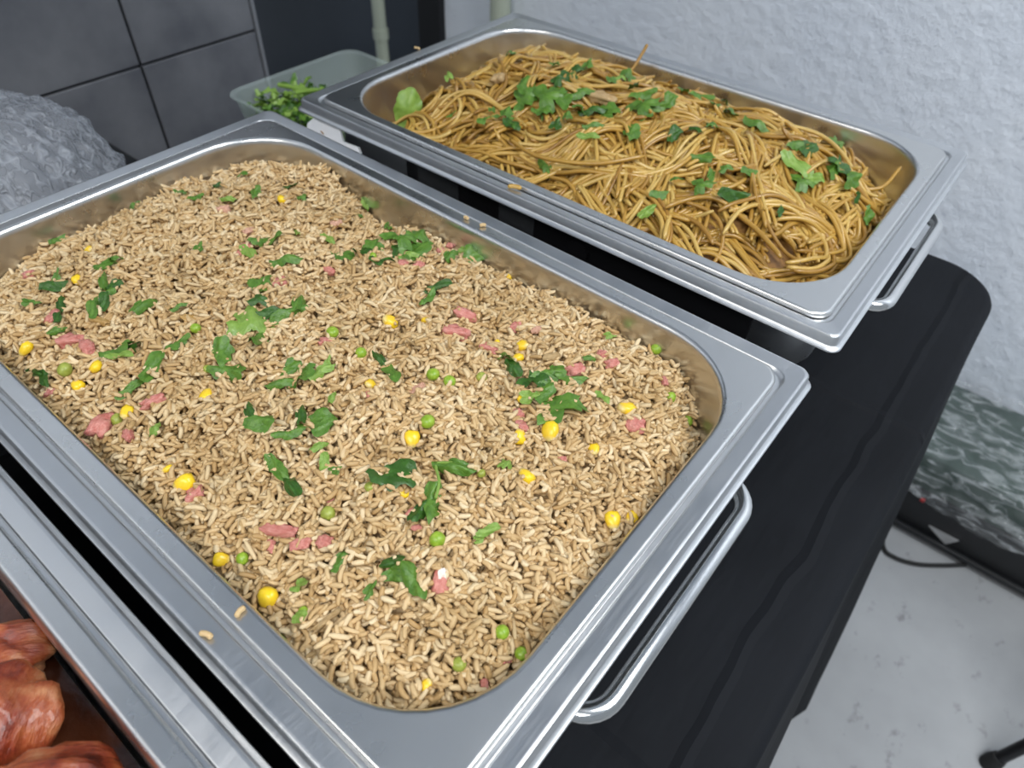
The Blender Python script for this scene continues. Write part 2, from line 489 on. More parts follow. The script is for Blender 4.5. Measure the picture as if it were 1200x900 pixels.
# ------------------------------------------------------------------ table under its black cloth
def tablecloth():
    x0, x1, y0, y1 = -0.515, 0.366, -1.15, 0.628
    cx, cy, hx, hy = (x0 + x1) / 2, (y0 + y1) / 2, (x1 - x0) / 2, (y1 - y0) / 2
    n = 60
    def ring(off, r, z, wave=0.0):
        base = []
        per = []
        for (sx, sy, a0) in ((1, 1, 0), (-1, 1, 90), (-1, -1, 180), (1, -1, 270)):
            for k in range(25):
                a = math.radians(a0 + 90.0 * k / 24)
                per.append((sx * (hx - r) + r * math.cos(a), sy * (hy - r) + r * math.sin(a), math.cos(a), math.sin(a)))
            # long sides get extra points so that the folds can be drawn
            if True:
                nx_ = {0: (-1, 1, 90), 90: (-1, -1, 180), 180: (1, -1, 270), 270: (1, 1, 0)}[a0]
                a = math.radians(nx_[2])
                q = (nx_[0] * (hx - r) + r * math.cos(a), nx_[1] * (hy - r) + r * math.sin(a), math.cos(a), math.sin(a))
                p = per[-1]
                for k in range(1, n):
                    t = k / n
                    per.append((p[0] + (q[0] - p[0]) * t, p[1] + (q[1] - p[1]) * t, p[2], p[3]))
        out = []
        for (x, y, ax, ay) in per:
            s = x * 1.0 - y * 1.0
            f = wave * (0.5 + 0.5 * math.sin((y + 0.02 * math.sin(9 * x)) * 19.5 + x * 13.0 + 1.15) + 0.25 * math.sin(y * 43 + x * 31))
            corner = wave * 1.5 * max(0.0, ax * ay) * 2
            o = off + f + corner
            out.append((cx + x + ax * o, cy + y + ay * o, z))
        return out
    loops = []
    for t in (0.15, 0.4, 0.7, 0.9):
        loops.append([(cx + (p[0] - cx) * t, cy + (p[1] - cy) * t, ZT + 0.0004 * math.sin(37 * p[0] * t + 21 * p[1] * t)) for p in ring(0, 0.06, ZT)])
    loops.append(ring(-0.022, 0.06, ZT))
    for a in (0, 22, 45, 67, 90):
        A = math.radians(a)
        loops.append(ring(-0.008 + 0.011 * math.sin(A), 0.06, ZT - 0.011 * (1 - math.cos(A))))
    for z, off, wv in ((-0.03, 0.0045, 0.001), (-0.08, 0.007, 0.005), (-0.15, 0.011, 0.011), (-0.25, 0.018, 0.017), (-0.36, 0.027, 0.022),
                       (-0.48, 0.038, 0.027), (-0.60, 0.049, 0.031), (-0.70, 0.058, 0.034), (-0.736, 0.061, 0.036)):
        loops.append(ring(off, 0.06, ZT + z, wv))
    V, F = loft(loops, cap_start=True)
    o = link('tablecloth', mesh('tablecloth', V, F), M['cloth'], None, True, 60)
    tag(o, 'black cloth draped over the long buffet table down to the floor', 'tablecloth')
tablecloth()

# ------------------------------------------------------------------ chafing dishes and food pans
PHX, PHY = 0.2645, 0.1630       # pan flange
OHX, OHY, OR = 0.2540, 0.1525, 0.066   # pan opening
def make_chafer(loc, rz, label, panel=True):
    e = empty('chafing_dish', (loc[0], loc[1], ZT), rz)
    dz = -ZT
    def L(dx, r, z): return rr_loop(0.2645 + dx, 0.1625 + dx, r, z + dz, 8)
    loops = [L(-0.0045, 0.030, -0.0140), L(-0.0045, 0.016, -0.0045), L(0.0026, 0.0125, -0.0045), L(0.0030, 0.0125, -0.0045), L(0.0038, 0.012, -0.0040), L(0.0043, 0.0115, -0.0026), L(0.0048, 0.011, -0.0022), L(0.0053, 0.011, -0.0021),
             L(0.0128, 0.0075, -0.0006), L(0.0134, 0.0074, -0.0005), L(0.0146, 0.0072, -0.0009), L(0.0155, 0.007, -0.0025), L(0.0157, 0.007, -0.0082),
             L(0.0162, 0.0072, -0.0092), L(0.0186, 0.0085, -0.0104), L(0.0190, 0.0085, -0.0114), L(0.0184, 0.0085, -0.0122), L(0.0140, 0.007, -0.0126)]
    V, F = loft(loops)
    link('rim_frame', mesh('rim_frame', V, F), M['strip'], e, True, 38)
    b = [rr_loop(0.2610, 0.1590, 0.035, -0.012 + dz, 8), rr_loop(0.2610, 0.1590, 0.035, -0.064 + dz, 8), rr_loop(0.2590, 0.1570, 0.034, -0.0685 + dz, 8), rr_loop(0.250, 0.148, 0.03, -0.070 + dz, 8)]
    V, F = loft(b, False, True)
    body = link('water_bath', mesh('water_bath', V, F), M['steel'], e, True, 40)
    for sy in (-1, 1):
        pan = box('side_panel', (0.035, sy * 0.1597, -0.037 + dz), (0.365, 0.0032, 0.044), M['black_plastic'], e, 0.001)
        if sy < 0:
            box('display', (-0.105, -0.1617, -0.036 + dz), (0.052, 0.0012, 0.024), M['panel_grey'], pan, 0.0004)
            box('display', (-0.010, -0.1617, -0.036 + dz), (0.040, 0.0012, 0.018), M['panel_grey'], pan, 0.0004)
            V, F = tube_vf([(0.06, -0.161, -0.036 + dz), (0.06, -0.167, -0.036 + dz)], 0.010, 20)
            link('knob', mesh('knob', V, F), M['black_plastic'], pan)
        V, F = tube_vf([(-0.172, sy * 0.158, -0.028 + dz), (-0.172, sy * 0.1605, -0.028 + dz)], 0.0022, 10)
        link('screw', mesh('screw', V, F), M['steel'], e)
    for sx in (-1, 1):
        r = 0.020; hw = 0.086; xo = 0.291; zb = -0.029 + dz
        pts = [(sx * 0.256, -hw, zb)]
        for k in range(9):
            a = math.radians(-90 + 90 * k / 8); pts.append((sx * (xo - r + r * math.cos(a)), -hw + r + r * math.sin(a), zb))
        for k in range(9):
            a = math.radians(0 + 90 * k / 8); pts.append((sx * (xo - r + r * math.cos(a)), hw - r + r * math.sin(a), zb))
        pts.append((sx * 0.256, hw, zb))
        V, F = tube_vf(pts, 0.0054, 16)
        link('handle', mesh('handle', V, F), M['chrome'], e, True, 60)
        for sy in (-1, 1):
            V, F = tube_vf([(sx * 0.212, sy * 0.112, -0.068 + dz), (sx * 0.212, sy * 0.112, 0.006), (sx * 0.212, sy * 0.112, 0.0012)], [0.013, 0.012, 0.014], 18)
            link('foot', mesh('foot', V, F), M['rubber'], e, True, 40)
    tag(e, label, 'chafing dish', 'steel chafing dishes in a row')
    return e

def make_pan(loc, rz, label):
    depth = 0.064
    loops = [rr_loop(PHX + 0.0008, PHY + 0.0008, 0.014, -0.0034, 10), rr_loop(PHX + 0.0006, PHY + 0.0006, 0.014, -0.0012, 10), rr_loop(PHX - 0.0004, PHY - 0.0004, 0.0135, 0.0, 10),
             rr_loop(PHX - 0.0012, PHY - 0.0012, 0.0135, 0.0003, 10), rr_loop(PHX - 0.0020, PHY - 0.0020, 0.0135, 0.0003, 10), rr_loop(OHX + 0.0024, OHY + 0.0024, OR + 0.0024, 0.0003, 10),
             rr_loop(OHX + 0.0016, OHY + 0.0016, OR + 0.0016, 0.0003, 10), rr_loop(OHX + 0.0002, OHY + 0.0002, OR, -0.0004, 10), rr_loop(OHX - 0.0010, OHY - 0.0010, OR - 0.001, -0.0022, 10),
             rr_loop(OHX - 0.0016, OHY - 0.0016, OR - 0.002, -0.006, 10), rr_loop(OHX - 0.0055, OHY - 0.0055, OR - 0.004, -depth + 0.014, 10),
             rr_loop(OHX - 0.009, OHY - 0.009, OR - 0.008, -depth + 0.005, 10), rr_loop(OHX - 0.017, OHY - 0.017, OR - 0.014, -depth, 10)]
    V, F = loft(loops, False, True)
    # outside skin, so that the pan has thickness
    out = [rr_loop(PHX + 0.0008, PHY + 0.0008, 0.014, -0.0034, 10), rr_loop(OHX + 0.001, OHY + 0.001, OR, -0.0034, 10), rr_loop(OHX - 0.004, OHY - 0.004, OR - 0.003, -depth + 0.012, 10),
           rr_loop(OHX - 0.016, OHY - 0.016, OR - 0.013, -depth - 0.001, 10)]
    V2, F2 = loft(out, False, True)
    k = len(V)
    V += V2; F += [tuple(i + k for i in f)[::-1] for f in F2]
    o = link('food_pan', mesh('food_pan', V, F), M['pan'], None, True, 50)
    o.location = (loc[0], loc[1], 0); o.rotation_euler = (0, 0, rz)
    tag(o, label, 'food pan', 'steel food pans set in the chafing dishes')
    return o

RICE = (0.0, 0.0); NOOD = (-0.0013, 0.3935); NRZ = 0.0142; MEAT = (0.0, -0.3700)
make_chafer(RICE, 0, 'steel chafing dish with bent handle holding the pan of fried rice')
make_chafer(NOOD, NRZ, 'steel chafing dish holding the pan of noodles beside the white wall')
make_chafer(MEAT, 0, 'steel chafing dish at the lower left holding the meat pan')
make_pan(RICE, 0, 'rectangular steel pan filled with fried rice')
make_pan(NOOD, NRZ, 'rectangular steel pan heaped with fried noodles')
make_pan(MEAT, 0, 'rectangular steel pan of glazed meat at the lower left')

# ------------------------------------------------------------------ heaps of food as height fields
def wavy(seed, n, scale):
    g = np.random.default_rng(seed)
    k = g.normal(size=(n, 2)); k = k / np.linalg.norm(k, axis=1, keepdims=True) * scale * g.uniform(0.6, 1.6, (n, 1)); ph = g.uniform(0, 6.28, n)
    return lambda x, y: sum(np.sin(k[i, 0] * x + k[i, 1] * y + ph[i]) for i in range(n)) / math.sqrt(n)
LUMP_A, LUMP_B = wavy(1, 7, 120.0), wavy(2, 7, 300.0)
def dip(x, y, cx, cy, r, d): return -d * np.exp(-((x - cx) ** 2 + (y - cy) ** 2) / (r * r))
def rice_h(x, y):
    x = np.asarray(x, float); y = np.asarray(y, float)
    ex = np.clip(np.abs(x) / 0.252, 0, 1); ey = np.clip(np.abs(y) / 0.150, 0, 1)
    h = -0.024 + 0.022 * (1 - ex ** 5) * (1 - ey ** 4)
    h = h + 0.0030 * LUMP_A(x, y) + 0.0014 * LUMP_B(x, y)
    h = h + dip(x, y, -0.085, 0.150, 0.026, 0.020) + dip(x, y, 0.245, 0.125, 0.030, 0.022) + dip(x, y, -0.245, -0.12, 0.04, 0.012) - dip(x, y, -0.165, 0.145, 0.022, 0.014)
    return h
NL = wavy(5, 7, 60.0)
def nood_h(x, y):      # local to the noodle pan
    x = np.asarray(x, float); y = np.asarray(y, float)
    ex = np.clip((x + 0.005) / 0.250, -1, 1); ey = np.clip(np.abs(y) / 0.150, 0, 1)
    h = -0.028 + 0.040 * (1 - np.abs(ex) ** 4) * (1 - ey ** 3) + 0.0045 * NL(x, y)
    left = np.clip((-0.165 - x) / 0.085, 0, 1)
    h = h - 0.034 * left ** 1.3 * np.clip(1.1 - (y + 0.15) / 0.33, 0.25, 1)
    h = h + dip(x, y, 0.235, 0.13, 0.045, 0.022)
    return h
def nloc(x, y):
    c, s = math.cos(NRZ), math.sin(NRZ); dx, dy = x - NOOD[0], y - NOOD[1]
    return c * dx + s * dy, -s * dx + c * dy
def nworld(x, y):
    c, s = math.cos(NRZ), math.sin(NRZ)
    return NOOD[0] + c * x - s * y, NOOD[1] + s * x + c * y
def inside(x, y, hx, hy, r):
    qx = np.abs(x) - (hx - r); qy = np.abs(y) - (hy - r)
    return np.hypot(np.maximum(qx, 0), np.maximum(qy, 0)) + np.minimum(np.maximum(qx, qy), 0) - r   # negative inside

def on_food(u, v, dish):
    """the point of a heap that shows at photo position (u, v)."""
    d = (RIGHT * ((u - 600) / FPX) - UP * ((v - 450) / FPX) + FWD)
    t = 0.15
    for _ in range(900):
        p = CAM + d * t
        if dish == 'rice': h = float(rice_h(p.x, p.y))
        elif dish == 'noodles': h = float(nood_h(*nloc(p.x, p.y))) + 0.004
        else: h = dish
        if p.z <= h: break
        t += 0.0012
    return p
def to_photo(p):
    q = Vector(p) - CAM
    w = q.dot(FWD)
    return 600 + FPX * q.dot(RIGHT) / w, 450 - FPX * q.dot(UP) / w

def base_heap(hfun, hx, hy, r, drop, nx=90, ny=56):
    """a closed bed under the loose pieces."""
    V = []; F = []
    for j in range(ny + 1):
        for i in range(nx + 1):
            x = -hx + 2 * hx * i / nx; y = -hy + 2 * hy * j / ny
            s = float(inside(x, y, hx, hy, r))
            if s > 0:     # pull the corner points onto the rounded outline
                ax, ay = max(abs(x) - (hx - r), 0), max(abs(y) - (hy - r), 0)
                k = r / max(math.hypot(ax, ay), 1e-9)
                x = math.copysign(hx - r + ax * k, x); y = math.copysign(hy - r + ay * k, y)
            V.append((x, y, float(hfun(x, y)) - drop))
    for j in range(ny):
        for i in range(nx):
            a = j * (nx + 1) + i
            F.append((a, a + 1, a + nx + 2)); F.append((a, a + nx + 2, a + nx + 1))
    return np.array(V), np.array(F)

def make_rice():
    n = 33000
    P = np.empty((0, 2))
    while len(P) < n:
        q = np.c_[RNG.uniform(-0.252, 0.252, n * 2), RNG.uniform(-0.151, 0.151, n * 2)]
        q = q[inside(q[:, 0], q[:, 1], 0.2485, 0.1470, 0.062) < 0]
        P = np.r_[P, q]
    P = P[:n]
    clump = wavy(9, 9, 520.0)(P[:, 0], P[:, 1])
    z = rice_h(P[:, 0], P[:, 1]) + RNG.uniform(-0.0068, 0.0012, n) + 0.0016 * clump
    Lh = RNG.triangular(0.0024, 0.0042, 0.0066, n)
    rad = RNG.uniform(0.00128, 0.00175, n)
    yaw = RNG.uniform(0, 2 * np.pi, n); pit = RNG.normal(0, 0.36, n); bend = RNG.normal(0, 0.20, n)
    ts = np.array([-0.9, -0.45, 0.15, 0.75]); sides = 5
    prof = np.array([0.76, 1.0, 1.0, 0.80])
    ang = np.arange(sides) * 2 * np.pi / sides
    loc = []
    for t, pr in zip(ts, prof):
        for a in ang: loc.append((t, pr * np.cos(a), pr * np.sin(a)))
    loc += [(-1.04, 0, 0), (1.0, 0, 0)]
    loc = np.array(loc); nv = len(loc)
    F = []
    for i in range(3):
        for k in range(sides):
            a, b = i * sides + k, i * sides + (k + 1) % sides
            F += [(a, b, b + sides), (a, b + sides, a + sides)]
    for k in range(sides):
        F.append((nv - 2, (k + 1) % sides, k)); F.append((nv - 1, 3 * sides + k, 3 * sides + (k + 1) % sides))
    F = np.array(F)
    lx = loc[None, :, 0] * Lh[:, None]
    ly = loc[None, :, 1] * rad[:, None] + bend[:, None] * (loc[None, :, 0] ** 2) * Lh[:, None] * 0.9
    lz = loc[None, :, 2] * rad[:, None] * 0.92
    cp, sp = np.cos(pit)[:, None], np.sin(pit)[:, None]
    x1 = lx * cp - lz * sp; z1 = lx * sp + lz * cp
    cy_, sy_ = np.cos(yaw)[:, None], np.sin(yaw)[:, None]
    X = P[:, 0:1] + x1 * cy_ - ly * sy_; Y = P[:, 1:2] + x1 * sy_ + ly * cy_; Z = z[:, None] + z1
    V = np.stack([X, Y, Z], 2).reshape(-1, 3)
    FF = (F[None] + (np.arange(n) * nv)[:, None, None]).reshape(-1, 3)
    bV, bF = base_heap(rice_h, 0.2495, 0.148, 0.062, 0.0085)
    FF = np.r_[FF, bF + len(V)]; V = np.r_[V, bV]
    me = big_mesh('fried_rice', V, FF)
    me.materials.append(M['rice']); me.materials.append(M['rice_bed'])
    mi = np.zeros(len(FF), dtype=np.int32); mi[-len(bF):] = 1; me.polygons.foreach_set('material_index', mi)
    o = link('fried_rice', me, None, None, False)
    tag(o, 'golden brown fried rice filling the front steel pan', 'fried rice', kind='stuff')
make_rice()

def strands_mesh(paths, rads, sides=6):
    VV = []; FF = []; off = 0
    for P, r in zip(paths, rads):
        P = np.asarray(P); n = len(P)
        T = np.gradient(P, axis=0); T /= np.linalg.norm(T, axis=1, keepdims=True) + 1e-12
        upv = np.array([0, 0, 1.0])
        U = np.cross(T, upv); U /= np.linalg.norm(U, axis=1, keepdims=True) + 1e-9
        W = np.cross(U, T)
        a = np.arange(sides) * 2 * np.pi / sides
        taper = np.ones(n); taper[0] = taper[-1] = 0.55
        ring = (U[:, None, :] * np.cos(a)[None, :, None] + W[:, None, :] * np.sin(a)[None, :, None]) * (r * taper)[:, None, None] + P[:, None, :]
        VV.append(ring.reshape(-1, 3))
        i = np.arange(n - 1)[:, None] * sides; k = np.arange(sides)[None, :]
        A = (i + k).ravel(); B = (i + (k + 1) % sides).ravel()
        f = np.r_[np.c_[A, B, B + sides], np.c_[A, B + sides, A + sides]]
        caps = [(0, j + 1, j) for j in range(1, sides - 1)] + [((n - 1) * sides, (n - 1) * sides + j, (n - 1) * sides + j + 1) for j in range(1, sides - 1)]
        FF.append(np.r_[f, np.array(caps)] + off)
        off += n * sides
    return np.concatenate(VV), np.concatenate(FF)

def make_noodles():
    g = np.random.default_rng(23)
    field = wavy(31, 6, 22.0)
    paths, rads = [], []
    HX, HY, R = 0.2465, 0.145, 0.060
    for b in range(560):
        while True:
            x0, y0 = g.uniform(-HX, HX), g.uniform(-HY, HY)
            if inside(x0, y0, HX, HY, R) < -0.008: break
        m_ = int(g.choice([1, 1, 2, 2, 3, 3, 4]))
        th0 = field(x0, y0) * 1.9 + g.normal(0, 0.55) + 0.3
        n = int(g.integers(22, 52)); st = 0.0042
        kap0 = g.normal(0, 9); lay = g.uniform(-0.010, 0.0035)
        if g.random() < 0.14: kap0 = g.choice([-1, 1]) * g.uniform(28, 55); n = int(g.integers(18, 30))
        wob = g.uniform(0, 6.28, 4)
        x, y, th, kap = x0, y0, th0, kap0
        C_ = []
        for s in range(n):
            C_.append((x, y, th))
            kap += g.normal(0, 5.0) - 0.10 * (kap - kap0)
            th += kap * st
            nx_, ny_ = x + st * math.cos(th), y + st * math.sin(th)
            if inside(nx_, ny_, HX, HY, R) > -0.003:
                want = math.atan2(-y * 1.8, -x)
                d = (want - th + math.pi) % (2 * math.pi) - math.pi
                th += 0.45 * math.copysign(1, d)
                nx_, ny_ = x + st * math.cos(th), y + st * math.sin(th)
                if inside(nx_, ny_, HX, HY, R) > 0.0005:
                    break
            x, y = nx_, ny_
        if len(C_) < 8: continue
        C_ = np.array(C_)
        for i in range(m_):
            lat = (i - (m_ - 1) / 2) * g.uniform(0.0032, 0.0046)
            a0, a1 = int(g.integers(0, 4)), len(C_) - int(g.integers(0, 4))
            seg = C_[a0:a1]
            s = np.arange(len(seg))
            la = lat + 0.0012 * np.sin(s * 0.31 + g.uniform(0, 6))
            px = seg[:, 0] - np.sin(seg[:, 2]) * la; py = seg[:, 1] + np.cos(seg[:, 2]) * la
            dd = inside(px, py, HX + 0.002, HY + 0.002, R)
            if dd.max() > 0: 
                px = px * 0.99; py = py * 0.985
            pz = nood_h(px, py) + lay + g.uniform(-0.0012, 0.0012) + 0.0026 * np.sin(s * 0.23 + wob[0]) + 0.0009 * np.sin(s * 0.61 + g.uniform(0, 6))
            if len(pz) > 8 and g.random() < 0.10: pz[-5:] += np.linspace(0, 1, 5) ** 1.6 * g.uniform(0.003, 0.012)
            if len(seg) >= 6:
                paths.append(np.c_[px, py, pz]); rads.append(g.uniform(0.00165, 0.00215))
    # loose strand ends that stick out by the handle end and by the far rim
    def lone(pts):
        P = np.array([tuple(p) for p in smooth_path(pts, 8)]); paths.append(P); rads.append(0.0019)
    lone([(0.12, 0.02, 0.012), (0.17, 0.045, 0.004), (0.205, 0.052, -0.010), (0.232, 0.070, -0.012), (0.238, 0.098, 0.0)])
    lone([(0.10, 0.09, 0.005), (0.16, 0.10, 0.004), (0.205, 0.075, -0.008), (0.222, 0.040, -0.022)])
    lone([(-0.075, 0.095, 0.005), (-0.070, 0.122, -0.003), (-0.066, 0.136, 0.012), (-0.064, 0.142, 0.022)])
    lone([(-0.06, -0.11, 0.004), (-0.02, -0.118, 0.004), (0.03, -0.105, 0.010), (0.06, -0.07, 0.014)])
    V, F = strands_mesh(paths, rads, 6)
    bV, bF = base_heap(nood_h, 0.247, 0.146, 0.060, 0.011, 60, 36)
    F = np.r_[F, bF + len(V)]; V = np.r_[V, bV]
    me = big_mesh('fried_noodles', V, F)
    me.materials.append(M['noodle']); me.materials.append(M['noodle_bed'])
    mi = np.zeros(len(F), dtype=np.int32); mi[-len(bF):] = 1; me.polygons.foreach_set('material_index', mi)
    o = link('fried_noodles', me, None, None, False)
    o.location = (NOOD[0], NOOD[1], 0); o.rotation_euler = (0, 0, NRZ)
    tag(o, 'tangled golden fried noodles heaped in the far steel pan', 'fried noodles', kind='stuff')
make_noodles()
#--PART2--
# ------------------------------------------------------------------ toppings: one object for every leaf, pea, kernel and piece of ham
def leaf_mesh(variant, seed):
    g = random.Random(seed)
    V = [(0, 0, 0)]; F = []
    n = 36
    ph = g.uniform(0, 6.28)
    rings = (0.38, 0.72, 1.0)
    for q in rings:
        for k in range(n):
            th = -math.pi + 2 * math.pi * k / n
            a = abs(th)
            if variant == 'fan':        # three toothed lobes with a wedge-shaped base
                lobe = 0.60 + 0.40 * abs(math.cos(1.5 * th)) ** 0.7
                teeth = 1 + 0.13 * math.cos(9 * th + 0.4) * (1 if a < 2.3 else 0)
                r = lobe * teeth * (0.42 if a > 2.6 else (1.0 if a < 2.1 else 1.0 - 0.58 * (a - 2.1) / 0.5))
            elif variant == 'cut':      # lobed leaf sliced straight by the knife
                lobe = 0.72 + 0.28 * abs(math.cos(1.25 * th + 0.5)) ** 0.6
                r = lobe * (1 + 0.10 * math.cos(8 * th + ph))
                c1 = math.cos(th - 2.2)
                if c1 > 0.1: r = min(r, 0.34 / c1)
            elif variant == 'oval':
                r = 1.0 / math.sqrt((math.cos(th)) ** 2 + (math.sin(th) / 0.62) ** 2) * (1 + 0.05 * math.cos(7 * th + ph))
            else:                        # 'chip': small chopped scrap
                r = 0.8 + 0.2 * math.cos(3 * th + ph) + 0.10 * math.cos(5 * th + 2 * ph)
            r *= q * (1 + (g.uniform(-0.05, 0.05) if q == 1.0 else 0))
            V.append((r * math.cos(th) * 0.5, r * math.sin(th) * 0.5, 0))
    for k in range(n):
        F.append((0, 1 + k, 1 + (k + 1) % n))
        for i in range(len(rings) - 1):
            a = 1 + i * n + k; b = 1 + i * n + (k + 1) % n
            F.append((a, a + n, b + n, b))
    out = []
    f1, f2, f3 = g.uniform(5, 9), g.uniform(5, 9), g.uniform(0, 6.28)
    for (x, y, z) in V:
        z = -0.35 * abs(y) * 0.7 + 0.07 * math.sin(f1 * x + f3) + 0.06 * math.sin(f2 * y * 1.4 + f3 * 2) - 0.22 * x * x + 0.03 * math.sin(21 * y + 9 * x)
        out.append((x, y, z))
    return mesh('coriander_leaf', out, F)
LEAF = {v: [leaf_mesh(v, 100 * i + k) for k in range(5)] for i, v in enumerate(('fan', 'cut', 'oval', 'chip'))}
for ms in LEAF.values():
    for me in ms:
        me.materials.append(M['leaf_mid'])
        me.polygons.foreach_set('use_smooth', [True] * len(me.polygons))

def blob_mesh(name, seed, sub, amp, freq, boxy=0.0, shape=None):
    bm = bmesh.new()
    bmesh.ops.create_icosphere(bm, subdivisions=sub, radius=0.5)
    off = Vector((seed * 3.17, seed * 1.31, seed * 7.7))
    for v in bm.verts:
        p = v.co.normalized()
        if boxy:
            mx = max(abs(p.x), abs(p.y), abs(p.z))
            p = p.lerp(p / mx, boxy)
        r = 0.5 * (1 + amp * mnoise.noise(v.co * freq + off) + 0.5 * amp * mnoise.noise(v.co * freq * 2.3 + off))
        v.co = p * r
        if shape: v.co = shape(v.co)
    me = bpy.data.meshes.new(name); bm.to_mesh(me); bm.free()
    me.polygons.foreach_set('use_smooth', [True] * len(me.polygons))
    return me
PEA = [blob_mesh('pea', k, 2, 0.10, 2.0, 0.0) for k in range(4)]
def kernel(co):
    x, y, z = co
    w = 0.62 + 0.38 * min(1, max(0, (x + 0.5) / 0.6))
    d = 0.06 * math.exp(-((y / 0.18) ** 2 + (z / 0.25) ** 2)) if x > 0.2 else 0
    return Vector((x - d, y * w * 0.86, z * w * 0.62))
CORN = [blob_mesh('corn_kernel', k, 2, 0.10, 2.2, 0.45, kernel) for k in range(4)]
HAM = [blob_mesh('ham_piece', k, 3, 0.42, 3.2, 0.55) for k in range(6)]

def photo_axis(u, v, dish, ang, p):
    a = math.radians(ang)
    q = on_food(u + 12 * math.cos(a), v - 12 * math.sin(a), dish)
    d = q - p; d.z = 0
    return math.atan2(d.y, d.x)
def slope_normal(x, y, dish):
    e = 0.006
    if dish == 'rice': f = lambda X, Y: float(rice_h(X, Y))
    else: f = lambda X, Y: float(nood_h(*nloc(X, Y)))
    return Vector((-(f(x + e, y) - f(x - e, y)) / (2 * e), -(f(x, y + e) - f(x, y - e)) / (2 * e), 1)).normalized()

ITEMS = []
def place(name, me, mat, u, v, dish, scale, ang, lift, tilt=0.0, cat='', look=''):
    """sets one piece on the heap and remembers it for its label."""
    p = on_food(u, v, dish)
    n = slope_normal(p.x, p.y, dish)
    yaw = photo_axis(u, v, dish, ang, p)
    o = bpy.data.objects.new(name, me); COL.objects.link(o)
    if mat is not None:
        if not me.materials: me.materials.append(mat)
        o.material_slots[0].link = 'OBJECT'; o.material_slots[0].material = mat
    rnd = random.Random(int(u * 7 + v * 13))
    Q = n.to_track_quat('Z', 'Y')
    t = Euler((rnd.uniform(-tilt, tilt), rnd.uniform(-tilt, tilt), 0)).to_quaternion()
    base = Euler((0, 0, yaw)).to_quaternion()
    q = Vector((0, 0, 1)).rotation_difference(n)
    o.rotation_mode = 'QUATERNION'
    o.rotation_quaternion = q @ t @ base
    o.scale = scale
    o.location = p + n * lift
    ITEMS.append((o, name, dish, u, v, p, cat, look))
    return o
def mm_per_px(u, v, dish):
    return (on_food(u, v, dish) - CAM).dot(FWD) / FPX

def leaf(u, v, size, ang=0, shade='mid', var='cut', asp=0.8, dish='rice', lift=0.0048, tilt=0.26):
    s = size * mm_per_px(u, v, dish) * 1.42
    k = int(u + v) % 5
    look = {'dark': 'dark green', 'mid': 'green', 'pale': 'pale green'}[shade] + ' ' + {'fan': 'lobed', 'cut': 'chopped', 'oval': 'oval', 'chip': 'tiny chopped'}[var]
    place('coriander_leaf', LEAF[var][k], M['leaf_' + shade], u, v, dish, (s, s * asp * 1.1, s * 0.9), ang, lift, tilt, 'coriander leaf', look)
def pea(u, v, size=17, dull=False, lift=0.0006):
    s = size * mm_per_px(u, v, 'rice')
    place('pea', PEA[int(u) % 4], M['pea_dull' if dull else 'pea'], u, v, 'rice', (s, s, s * 0.92), (u * 37) % 180, s * 0.16 + lift, 0.5, 'pea', ('dull ' if dull else 'bright ') + 'green')
def corn(u, v, size=18, ang=None):
    s = size * mm_per_px(u, v, 'rice') * 1.05
    place('corn_kernel', CORN[int(u) % 4], M['corn'], u, v, 'rice', (s, s, s), (u * 53 + v * 17) % 360 if ang is None else ang, s * 0.14, 0.6, 'corn kernel', ('large ' if size >= 21 else 'small ' if size <= 12 else '') + 'yellow')
def ham(u, v, size, ang=0, asp=0.6, pale=False, fat=False):
    s = size * mm_per_px(u, v, 'rice') * 0.92
    o = place('ham_piece', HAM[int(u + v) % 6], M['ham_pale' if pale else 'ham'], u, v, 'rice', (s, s * asp, s * min(asp, 0.62)), ang, s * 0.07, 0.25, 'ham piece',
              ('pale ' if pale else '') + ('large ' if size >= 28 else 'small ' if size <= 13 else '') + 'pink')
    if fat:
        c = link('fat', HAM[2].copy(), None, o)
        c.data.materials.clear(); c.data.materials.append(M['ham_fat'])
        c.location = (0.30, 0.05, 0.22); c.scale = (0.55, 0.6, 0.7)
        c['label'] = 'white fat'

